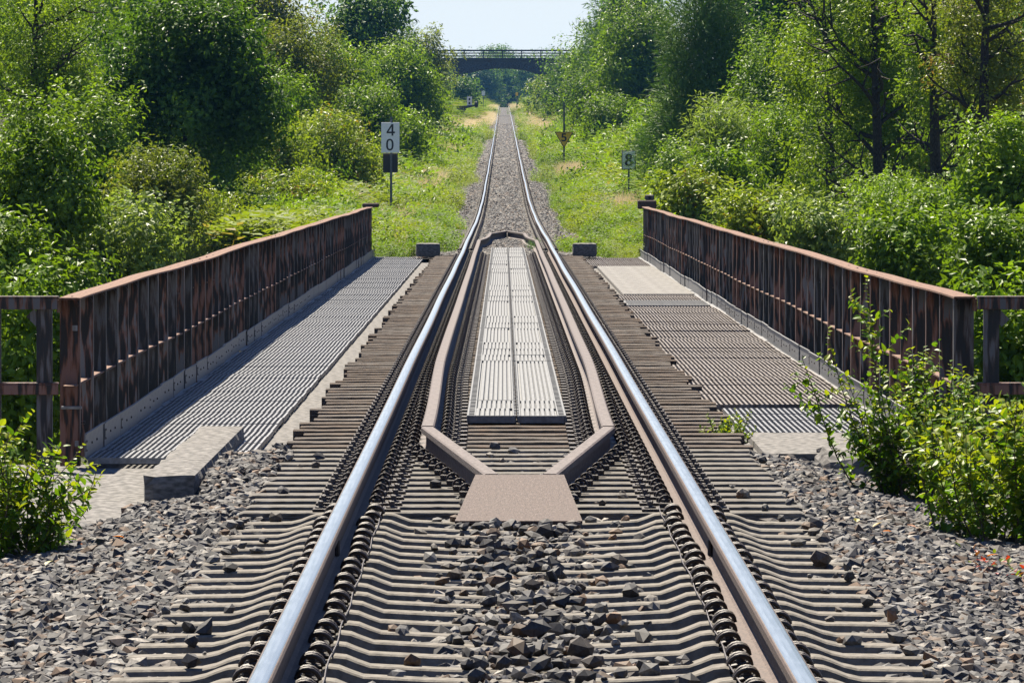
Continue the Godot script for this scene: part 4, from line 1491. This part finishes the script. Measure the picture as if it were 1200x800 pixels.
func tree(q: Array, sprays: Dictionary) -> void:
	var x: float = q[0]
	var d: float = q[1]
	var mid_y: float = q[2]
	var rx: float = q[3]
	var ry: float = q[4]
	var kind: String = q[5]
	var airy := kind == "airy"
	var g := land(x, d)
	var leaf_kind: String = "fine" if airy else kind
	var s := clampf(pow(d / 100.0, 0.85), 0.95, 6.0)
	if kind == "broad":
		s = clampf(pow(d / 110.0, 0.85), 0.85, 6.0)
	var tall := mid_y + ry - g
	var is_tree: bool = tall > 3.4 or q[7].contains("tree")
	var t := thing("tree" if is_tree else "bush", q[7], "tree" if is_tree else "bush", Vector3(x, g, -d), ("trees" if is_tree else "bushes") + (" left of the line" if x < 0 else " right of the line"))
	var cy := mid_y - g
	var low := maxf(0.15, cy - ry - 1.4 * ry)
	# trunk and limbs
	var b := Builder.new()
	var tr := clampf(tall * (0.021 if airy else 0.013), 0.03, 0.22)
	var trunk := PackedVector3Array()
	var radii := PackedFloat32Array()
	var sway := Vector3(rr(-0.1, 0.1), 0, rr(-0.1, 0.1)) * rx
	for i in 9:
		var k := i / 8.0
		trunk.push_back(Vector3(sin(k * 4.0 + x) * 0.06 * rx, k * (cy + ry * 0.75), cos(k * 3.0 + x) * 0.06 * rx) + sway * k)
		radii.push_back(lerpf(tr, tr * 0.22, k))
	b.tube(trunk, radii, 7)
	var limbs := 22 if airy else 7
	for i in limbs:
		var k := rr(0.30, 0.92) if not airy else 0.20 + 0.74 * i / limbs
		var j := int(k * 8.0)
		var from := trunk[j].lerp(trunk[mini(j + 1, 8)], k * 8.0 - j)
		var a := rng.randf() * TAU
		var out := Vector3(cos(a), rr(0.15, 0.9), sin(a)).normalized()
		var reach := rx * rr(0.55, 0.95)
		var lp := PackedVector3Array()
		var lr := PackedFloat32Array()
		for m in 6:
			var u := m / 5.0
			lp.push_back(from + out * reach * u + Vector3(sin(u * 5.0 + i) * 0.05, 0.22 * u * u, cos(u * 4.0 + i) * 0.05) * reach)
			lr.push_back(lerpf(tr * 0.5 * (1.0 - 0.5 * k), tr * 0.08, u))
		b.tube(lp, lr, 5)
		if airy:
			for w in 4:
				var o2 := lp[2 + w % 4]
				var d2 := (out + ball() * 0.9).normalized()
				b.tube(pts([o2, o2 + d2 * reach * 0.22, o2 + d2 * reach * 0.42 + Vector3(0, 0.05, 0)]), PackedFloat32Array([tr * 0.16, tr * 0.10, tr * 0.04]), 4)
	obj("trunk", b.mesh(), mats.bark, t)
	# crown: clumps of leafy sprays
	var where: Array[Transform3D] = []
	var tints := PackedColorArray()
	var blobs := []
	if kind == "needle":
		var levels := 15
		for i in levels:
			var k := (i + 0.3) / levels
			var y := lerpf(low, cy + ry * 1.02, k)
			var reach := rx * (1.0 - 0.72 * pow(k, 1.4)) * rr(0.8, 1.1)
			for m in 6:
				var a := TAU * m / 6.0 + i * 1.1 + rr(-0.3, 0.3)
				blobs.push_back([Vector3(cos(a) * reach * 0.62, y + rr(-0.2, 0.2), sin(a) * reach * 0.62), reach * rr(0.26, 0.42), 0.5])
	else:
		for i in (46 if airy else 40):
			var o := ball() * pow(rng.randf(), 0.45) * (0.86 if airy else 0.76)
			blobs.push_back([Vector3(o.x * rx, cy + o.y * ry, o.z * rx), minf(rx, ry * 1.3) * (rr(0.10, 0.24) if airy else rr(0.12, 0.34)), 0.75])
		var skirt := int(clampf((cy - low) / ry * 8.0, 3.0, 12.0))
		for i in skirt:
			var a := rng.randf() * TAU
			var e := sqrt(rng.randf()) * 0.68 * rx
			blobs.push_back([Vector3(cos(a) * e, rr(low, cy), sin(a) * e), minf(rx, ry * 1.3) * rr(0.25, 0.42), 0.9])
	var area: float = {"broad": 0.024, "fine": 0.015, "needle": 0.018, "willow": 0.018}[leaf_kind]
	var cover := 0.42 if airy else (0.85 if kind == "needle" else 0.62)
	for o in blobs:
		var rad: float = o[1]
		if airy:
			o[0].z -= rx * (0.6 if x > 0.0 else 0.15)
		var n := mini(int(cover * 12.6 * rad * rad * float(o[2]) / (area * s * s)), 1600)
		var hue := green(q[6])
		for i in n:
			var u := ball()
			var at: Vector3 = o[0] + u * Vector3(rad, rad * o[2], rad) * (0.35 + 0.65 * pow(rng.randf(), 0.6)) * (1.0 if rng.randf() > 0.2 else 1.4)
			if at.y < 0.05:
				continue
			var dir := u * 0.8 + Vector3(0, 0.55 if leaf_kind != "willow" else 0.2, 0) + ball() * 0.7
			where.push_back(Transform3D(facing(dir).scaled(Vector3.ONE * s * rr(0.75, 1.25)), at))
			var c := green(q[6]).lerp(hue, 0.6)
			if q[6] == "olive" and rng.randf() < 0.03:
				c = Color(0.20, 0.13, 0.05)
			if q[6] == "yellow" and rng.randf() < 0.06:
				c = Color(0.28, 0.20, 0.03)
			tints.push_back(c)
	if kind != "needle":
		# ragged shoots that break the outline
		for i in (10 if airy else 16):
			var a := rng.randf() * TAU
			var e := sqrt(rng.randf()) * 0.85
			var foot := Vector3(cos(a) * e * rx, cy + ry * 0.75 * sqrt(1.0 - e * e), sin(a) * e * rx)
			var up := Vector3(cos(a) * e * 0.5, 1.0, sin(a) * e * 0.5).normalized() * ry * rr(0.2, 0.6)
			var n := clampi(int(up.length() / (0.11 * s)), 3, 14)
			var c0 := green(q[6])
			for m in n:
				where.push_back(Transform3D(facing(up + ball() * up.length() * 0.5).scaled(Vector3.ONE * s * rr(0.6, 1.0)), foot + up * (float(m) / n)))
				tints.push_back(green(q[6]).lerp(c0, 0.5))
	copies("crown", sprays[leaf_kind], mats.needle_leaf if kind == "needle" else mats.leaf, where, tints, t)

# ---------------------------------------------------------------- weeds and grass on the banks
func herb_mesh(seed_: int) -> ArrayMesh:
	var r := RandomNumberGenerator.new()
	r.seed = seed_
	var b := Builder.new()
	b.tinted = true
	for st in 4:
		var lean := Vector3(r.randf_range(-0.3, 0.3), 1, r.randf_range(-0.3, 0.3)).normalized()
		var foot := Vector3(r.randf_range(-0.12, 0.12), 0, r.randf_range(-0.12, 0.12))
		var tall := r.randf_range(0.35, 0.62)
		b.tint = Color(0.8, 0.75, 0.7)
		var side := lean.cross(Vector3(0.3, 0, 1)).normalized() * 0.004
		b.flat(foot - side, foot + side, foot + lean * tall, Vector3(0, 0.2, 1))
		for i in 11:
			var t := 0.15 + 0.85 * i / 10.0
			var a := r.randf() * TAU
			var dir := Vector3(cos(a), r.randf_range(-0.25, 0.8), sin(a)).normalized()
			var l := r.randf_range(0.85, 1.2)
			b.tint = Color(l, l, l)
			leaf(b, foot + lean * tall * t, dir, dir.cross(Vector3(r.randf_range(-0.4, 0.4), 1, r.randf_range(-0.4, 0.4))).normalized(), r.randf_range(0.06, 0.115) * (1.2 - 0.5 * t), r.randf_range(0.026, 0.045), 0.15)
	return b.mesh()

func grass_mesh(seed_: int) -> ArrayMesh:
	var r := RandomNumberGenerator.new()
	r.seed = seed_
	var b := Builder.new()
	b.tinted = true
	for i in 22:
		var a := r.randf() * TAU
		var lean := Vector3(cos(a) * r.randf_range(0.05, 0.5), 1, sin(a) * r.randf_range(0.05, 0.5))
		var foot := Vector3(r.randf_range(-0.1, 0.1), 0, r.randf_range(-0.1, 0.1))
		var tall := r.randf_range(0.35, 0.75)
		var side := Vector3(cos(a + 1.5), 0, sin(a + 1.5)) * 0.007
		var mid := foot + lean * tall * 0.55
		var tip := foot + lean * tall + Vector3(cos(a), -0.25, sin(a)) * tall * 0.22
		var l := r.randf_range(0.8, 1.2)
		b.tint = Color(l, l, l)
		b.quad(foot - side, foot + side, mid + side * 0.8, mid - side * 0.8, Vector3(0, 0.3, 1))
		b.flat(mid - side * 0.8, mid + side * 0.8, tip, Vector3(0, 0.3, 1))
	return b.mesh()

func build_verges() -> void:
	var herb := herb_mesh(5)
	var f := FastNoiseLite.new()
	f.seed = 77
	f.frequency = 0.09
	var where: Array[Transform3D] = []
	var tints := PackedColorArray()
	var straw: Array[Transform3D] = []
	var straw_tints := PackedColorArray()
	var dry := [[-3.4, 300.0, 0.9, 26.0], [-2.6, 205.0, 0.35, 8.0], [2.9, 330.0, 0.5, 16.0], [-3.3, 420.0, 0.7, 36.0], [-2.6, 800.0, 1.5, 120.0], [-3.9, 660.0, 1.3, 70.0], [3.6, 800.0, 1.5, 120.0], [3.0, 690.0, 0.7, 60.0], [5.0, 470.0, 1.9, 40.0], [3.4, 236.0, 0.8, 14.0], [-4.6, 560.0, 0.8, 60.0], [4.0, 620.0, 1.2, 70.0], [2.2, 1100.0, 1.0, 120.0], [-2.6, 1080.0, 1.2, 120.0]]
	for i in 92000:
		var u := rng.randf()
		var d := 141.6 + 120.0 * pow(u * 1.6, 1.25) if u < 0.62 else 260.0 + 1100.0 * pow((u - 0.62) / 0.38, 1.7)
		var s := clampf(d / 170.0, 1.0, 4.2)
		var side := -1.0 if rng.randf() < 0.5 else 1.0
		var edge := 1.62 + 0.28 * f.get_noise_2d(d * 1.4, side * 40.0)
		if d < 175.0:
			edge = lerpf(1.42, edge, smoothstep(150.0, 175.0, d))
		# here and there weeds creep in to the rails
		for w in [[148.0, 8.0], [192.0, 4.0], [322.0, 14.0], [560.0, 22.0], [980.0, 40.0]]:
			if absf(d - w[0]) < w[1] * 0.5:
				edge = 1.08
		var x := edge + 11.0 * pow(rng.randf(), 1.5)
		if d > 700.0:
			x = edge + 7.0 * pow(rng.randf(), 1.3)
		if d < 143.5 and x < 2.6:
			continue
		x *= side
		var size := s * rr(0.6, 1.15) * lerpf(0.40, 1.7, smoothstep(0.0, 4.5, absf(x) - edge))
		if f.get_noise_2d(x * 6.0, d * 0.5) < -0.32 and absf(x) < 5.0:
			size *= 0.6
		if (absf(x - 4.03 * d / 255.0 + 0.08) < 0.55 and d > 142.0 and d < 256.0) or (absf(x - 3.95) < 0.8 and d > 205.0 and d < 256.0) or (absf(x + 3.36) < 0.8 and d > 190.0 and d < 231.0) or (absf(x - 2.86) < 0.8 and d > 330.0 and d < 386.0) or (absf(x + 3.3) < 1.2 and d > 600.0 and d < 701.0):
			size = minf(size, 0.55)
		var is_dry := false
		for q in dry:
			if absf(x - q[0]) < q[2] * rr(0.75, 1.1) and absf(d - q[1]) < q[3] * rr(0.7, 1.0):
				is_dry = true
		if is_dry and rng.randf() < 0.97:
			continue
		var clump := f.get_noise_2d(x * 5.0 + 300.0, d * (0.9 if d < 300.0 else 0.4))
		size *= lerpf(0.45, 2.0, smoothstep(-0.35, 0.5, clump))
		size *= 1.0 if d > 250.0 else 1.15
		var lush := f.get_noise_2d(x * 2.0 + 90.0, d * 0.35)
		var c := green("yellow" if lush > 0.02 else ("bright" if lush > -0.22 else "mid"))
		if rng.randf() < 0.02:
			c = Color(0.35, 0.30, 0.10)
		where.push_back(Transform3D(Basis(Vector3.UP, rng.randf() * TAU).scaled(Vector3(size * 1.15, minf(size, 1.7 * rr(0.7, 1.1)), size * 1.15)), Vector3(x, land(x, d) - 0.02, -d)))
		tints.push_back(c * 0.82)
	for q in dry:
		var n := int(420.0 * q[2] * (1.0 + q[3] / 60.0))
		for i in n:
			var a := rng.randf() * TAU
			var e := sqrt(rng.randf())
			var x: float = q[0] + cos(a) * e * q[2]
			var d: float = q[1] + sin(a) * e * q[3]
			if absf(x) < 1.7:
				continue
			var s := clampf(d / 240.0, 0.9, 3.0) * rr(0.8, 1.3)
			straw.push_back(Transform3D(Basis(Vector3.UP, rng.randf() * TAU).scaled(Vector3(s, minf(s, 1.5), s)), Vector3(x, land(x, d), -d)))
			var k := rr(0.8, 1.15)
			straw_tints.push_back(Color(0.52 * k, 0.45 * k, 0.29 * k))
	var bushy: Array[Transform3D] = []
	var bushy_tints := PackedColorArray()
	for i in 30000:
		var d := 150.0 + 420.0 * pow(rng.randf(), 1.5)
		var a := 2.3 + 9.0 * pow(rng.randf(), 1.2)
		var x := a if rng.randf() < 0.5 else -a
		var clump := f.get_noise_2d(x * 4.0 + 700.0, d * (0.55 if d < 300.0 else 0.3))
		if clump < 0.05 or (absf(x - 4.03 * d / 255.0 + 0.08) < 0.6 and d < 256.0) or (absf(absf(x) - 3.6) < 1.0 and d > 195.0 and d < 256.0) or (absf(x - 2.86) < 0.8 and d > 320.0 and d < 386.0):
			continue
		var tall := clampf((clump - 0.05) * 4.5, 0.2, 1.0) * lerpf(0.5, 1.7, smoothstep(2.3, 6.0, a))
		bushy.push_back(Transform3D(facing(ball() + Vector3(0, 0.7, 0)).scaled(Vector3.ONE * clampf(d / 170.0, 0.9, 2.4) * rr(0.7, 1.1)), Vector3(x, land(x, d) + tall * pow(rng.randf(), 0.6), -d)))
		bushy_tints.push_back(green("mid" if f.get_noise_2d(x * 1.3, d * 0.2 + 900.0) < 0.0 else "bright"))
	var scrub := copies("scrub", spray_mesh("broad", 41), mats.leaf, bushy, bushy_tints)
	scrub.set_meta("label", "low leafy scrub scattered over the banks beyond the bridge")
	scrub.set_meta("category", "scrub")
	var holder := copies("weeds", herb, mats.herb, where, tints)
	holder.set_meta("label", "bright green weeds covering both banks beyond the bridge")
	holder.set_meta("category", "weeds")
	var h2 := copies("dry_grass", grass_mesh(6), mats.straw, straw, straw_tints)
	h2.set_meta("label", "pale dry grass in patches on the banks beyond the bridge")
	h2.set_meta("category", "grass")
	# reddish and fresh weeds right behind the far bridge end
	for q in [[-1.45, 158.0, "red leaved weeds past the bridge end on the pale walkway's side", [0.30, 0.06, 0.03], 0.32], [1.5, 158.0, "red leaved weeds past the bridge end on the brown walkway's side", [0.28, 0.07, 0.03], 0.34], [-1.35, 147.0, "low fresh green weed on the far bridge end left of the rails", [0.05, 0.13, 0.02], 0.42], [0.50, 152.0, "low fresh green weed between the rails at the far bridge end", [0.06, 0.14, 0.02], 0.34], [1.2, 148.0, "low fresh green weed on the far bridge end right of the rails", [0.06, 0.14, 0.02], 0.42]]:
		var w: Array[Transform3D] = []
		var c := PackedColorArray()
		for i in 30:
			var x: float = q[0] + rr(-0.32, 0.32) * (0.4 if q[0] == 0.50 else 1.0)
			var d: float = q[1] + rr(-3.0, 3.0)
			w.push_back(Transform3D(Basis(Vector3.UP, rng.randf() * TAU).scaled(Vector3.ONE * q[4] * rr(0.7, 1.2)), Vector3(x, bed(x, d) - 0.02, -d)))
			var k := rr(0.7, 1.3)
			c.push_back(Color(q[3][0] * k, q[3][1] * k, q[3][2] * k))
		var o := copies("weed_patch", herb, mats.herb, w, c)
		tag(o, q[2], "weeds")

# ---------------------------------------------------------------- plants close to the camera
func big_leaf(seed_: int) -> ArrayMesh:
	# a pointed oval leaf, folded along its rib and drooping at the tip
	var r := RandomNumberGenerator.new()
	r.seed = seed_
	var b := Builder.new()
	var rib := []
	var half := []
	for i in 6:
		var t := i / 5.0
		rib.push_back(Vector3(r.randf_range(-0.02, 0.02), t * 1.0, -0.20 * t * t))
		half.push_back(0.56 * pow(sin(PI * pow(t, 0.72)), 0.85) * 0.5 if i < 5 else 0.0)
	for i in 5:
		for s in [-1.0, 1.0]:
			var a: Vector3 = rib[i] + Vector3(s * half[i], 0, half[i] * 0.32)
			var c: Vector3 = rib[i + 1] + Vector3(s * half[i + 1], 0, half[i + 1] * 0.32)
			b.quad(rib[i], rib[i + 1], c, a, Vector3(0, 0, 1))
	return b.mesh()

func build_near_plants() -> void:
	var shapes := [big_leaf(1), big_leaf(2), big_leaf(3)]
	var look := []
	var veins := noise_tex(88, 0.03, ramp([0.3, 0.7], [[0.7, 0.7, 0.7], [1, 1, 1]]), 4, 256)
	for q in [[0.068, 0.150, 0.010], [0.110, 0.215, 0.014], [0.165, 0.275, 0.016], [0.270, 0.335, 0.020]]:
		var m := plain("bush_leaf_%d" % look.size(), q, 0.65)
		m.albedo_texture = veins
		m.uv1_triplanar = true
		m.uv1_world_triplanar = true
		m.uv1_scale = Vector3(6, 6, 6)
		m.backlight_enabled = true
		m.backlight = Color(1.0, 0.97, 0.36).linear_to_srgb()
		m.cull_mode = BaseMaterial3D.CULL_DISABLED
		m.metallic_specular = 0.2
		look.push_back(m)
	# [foot x, distance, spread, height, stems, leaf length, share of pale leaves, label]
	leafy_bush(shapes, look, [2.14, 41.0, 0.37, 0.92, 26, 0.048, 0.30, "leafy green bush with long upright twigs in front of the near end of the railing"], [[1.62, 41.4, 0.56, 0.95], [1.80, 41.2, 0.62, 1.22], [1.45, 41.2, 0.72, 0.80], [1.70, 41.5, 0.6, 0.70], [1.85, 41.6, 0.6, 0.95], [1.72, 41.3, 0.6, 0.55]])
	leafy_bush(shapes, look, [2.28, 37.2, 0.50, 0.86, 38, 0.062, 0.60, "bright bush with larger yellow tipped leaves beside the ballast"], [])
	leafy_bush(shapes, look, [-2.30, 34.8, 0.28, 0.70, 20, 0.050, 0.45, "low bright green bush on the ballast edge by the concrete slab"], [[-1.88, 35.6, 0.15, 0.38], [-2.05, 35.2, 0.1, 0.52]])
	leafy_bush(shapes, look, [1.26, 47.3, 0.16, 0.09, 30, 0.030, 0.3, "small yellow green creeping plant at the edge of the brown walkway"], [])
	var reds: Array[Transform3D] = []
	var red_tints := PackedColorArray()
	for i in 70:
		var x := 2.12 + rr(-0.22, 0.22)
		var d := 33.9 + rr(-0.7, 0.7)
		reds.push_back(Transform3D(Basis.from_euler(Vector3(rr(-1.3, -0.4), rr(-3, 3), rr(-0.4, 0.4))).scaled(Vector3.ONE * rr(0.022, 0.045)), Vector3(x, bed(x, d) + rr(0.0, 0.07), -d)))
		var u := rng.randf()
		red_tints.push_back(Color(0.34, 0.035, 0.018) if u < 0.35 else (Color(0.13, 0.05, 0.025) if u < 0.75 else Color(0.16, 0.22, 0.02)))
	var creeper := copies("red_creeper", shapes[1], mats.leaf, reds, red_tints)
	tag(creeper, "creeping plant with small red and brown leaves below the bright bush", "plant")
	# coloured leaves that lie on the stones
	for q in [[1.58, 35.6, 0, "yellow leaf on the stones between the sleeper ends and the bright bush"], [1.66, 35.5, 1, "orange leaf touching the yellow one on the stones before the bright bush"], [1.52, 35.9, 2, "pale yellow leaf on the stones nearest to the sleeper ends"], [1.82, 36.6, 1, "single orange leaf on the stones close to the foot of the bright bush"], [2.12, 34.6, 3, "red leaf lying just above the red creeping plant"], [2.2, 34.3, 3, "red leaf lying at the edge of the picture in the red creeping plant"], [2.05, 34.9, 1, "orange leaf lying behind the red creeping plant"], [-1.92, 34.6, 1, "orange leaf on the stones nearest to the low bright bush"], [-1.75, 34.9, 1, "orange leaf on the stones in front of the concrete kerb"], [-2.0, 33.2, 2, "pale yellow leaf on the stones in front of the low bright bush"]]:
		var m: String = "fallen_%d" % q[2]
		if not mats.has(m):
			var c: Array = [[0.45, 0.30, 0.03], [0.50, 0.15, 0.02], [0.40, 0.36, 0.04], [0.40, 0.05, 0.03]][q[2]]
			var fm := plain(m, c, 0.5)
			fm.albedo_texture = veins
			fm.uv1_triplanar = true
			fm.backlight_enabled = true
			fm.backlight = Color(1, 1, 0.6)
		var o := obj("fallen_leaf", shapes[q[2] % 3], mats[m])
		o.transform = Transform3D(Basis.from_euler(Vector3(-1.2 + rr(-0.3, 0.3), rr(-2, 2), rr(-0.3, 0.3))).scaled(Vector3.ONE * 0.052), Vector3(q[0], bed(q[0], q[1]) + 0.03, -q[1]))
		tag(o, q[3], "leaf", "fallen leaves on the ballast")

func leafy_bush(shapes: Array, look: Array, q: Array, long_twigs: Array) -> void:
	var ground := bed(q[0], q[1]) - 0.03
	var t := thing("leafy_bush", q[7], "bush", Vector3(q[0], ground, -q[1]))
	var spots: Array[Transform3D] = []
	var ends := []
	for i in q[4]:
		var a := rng.randf() * TAU
		var e := sqrt(rng.randf())
		var foot: Vector3 = Vector3(cos(a), 0, sin(a)) * e * q[2] * 0.55
		foot.z *= 1.4
		var top := Vector3(cos(a) * e * q[2] * 1.05 + rr(-0.1, 0.1) * q[2], q[3] * rr(0.62, 1.0) * (1.0 - 0.25 * e * e), sin(a) * e * q[2] * 1.5)
		ends.push_back([foot, top])
	for w in long_twigs:
		var foot: Vector3 = Vector3((w[0] - q[0]) * 0.45, 0, 0)
		ends.push_back([foot, Vector3(w[0] - q[0], w[3], q[1] - w[1])])
	for k in ends.size():
		var foot: Vector3 = ends[k][0]
		var top: Vector3 = ends[k][1]
		var b := Builder.new()
		var p := PackedVector3Array()
		var r := PackedFloat32Array()
		for m in 8:
			var u := m / 7.0
			p.push_back(foot.lerp(top, u) + Vector3(sin(u * 5.0 + k) * 0.02, -0.06 * sin(u * PI) * q[3], cos(u * 4.0 + k) * 0.02))
			r.push_back(lerpf(0.0055, 0.0018, u))
		b.tube(p, r, 5)
		var paths := [p]
		var twigs := 9 if q[3] > 0.2 else 1
		for w in twigs:
			var j := rng.randi_range(1, 5)
			var from := p[j].lerp(p[j + 1], rng.randf())
			var dir: Vector3 = (Vector3(rr(-1, 1), rr(0.1, 0.9), rr(-1, 1))).normalized() * rr(0.10, 0.26) * (0.5 + q[3] * 0.6)
			var tw := PackedVector3Array()
			for m in 5:
				var u := m / 4.0
				tw.push_back(from + dir * u + Vector3(0, 0.05 * u * u, 0))
			b.tube(tw, PackedFloat32Array([0.0025, 0.002, 0.0018, 0.0015, 0.001]), 4)
			paths.push_back(tw)
		obj("stem", b.mesh(), mats.stem_bark, t)
		for path in paths:
			var length := 0.0
			for m in path.size() - 1:
				length += path[m].distance_to(path[m + 1])
			var n := maxi(3, int(length / (q[5] * 0.34)))
			for i in n:
				var u := (i + 0.5) / n
				if path == p and u < 0.12:
					continue
				var f: float = u * (path.size() - 1)
				var m := int(f)
				var at: Vector3 = path[m].lerp(path[mini(m + 1, path.size() - 1)], f - m)
				var along: Vector3 = (path[mini(m + 1, path.size() - 1)] - path[maxi(m - 1, 0)]).normalized()
				var out := along.cross(ball()).normalized()
				var y := (out + along * 0.5 + Vector3(0, rr(-0.35, 0.35), 0)).normalized()
				var z := (Vector3(rr(-0.5, 0.5), 1, rr(-0.5, 0.5)) - y * y.y).normalized()
				var x := y.cross(z).normalized()
				var size: float = q[5] * rr(0.65, 1.15) * (1.0 if u < 0.85 else 0.75)
				spots.push_back(Transform3D(Basis(x, y, x.cross(y)).scaled(Vector3.ONE * size), at))
	# the nearest 300 leaves are leaves of their own, the others one mass
	var order := range(spots.size())
	order.sort_custom(func(a, c): return spots[a].origin.z > spots[c].origin.z)
	var rest: Array[Transform3D] = []
	var tints := PackedColorArray()
	for n in order.size():
		var xf: Transform3D = spots[order[n]]
		var high: float = xf.origin.y / maxf(q[3], 0.01)
		var pick := 0 if rng.randf() < 0.34 else 1
		if rng.randf() < 0.30:
			pick = 2
		if rng.randf() < q[6] * clampf(high * 1.6, 0.1, 1.4):
			pick = 3
		if n < 300:
			obj("leaf", shapes[n % 3], look[pick], t).transform = xf
		else:
			rest.push_back(xf)
			var c: Color = (look[pick] as StandardMaterial3D).albedo_color.srgb_to_linear()
			tints.push_back(c)
	if rest.size():
		copies("foliage", shapes[0], mats.leaf, rest, tints, t)
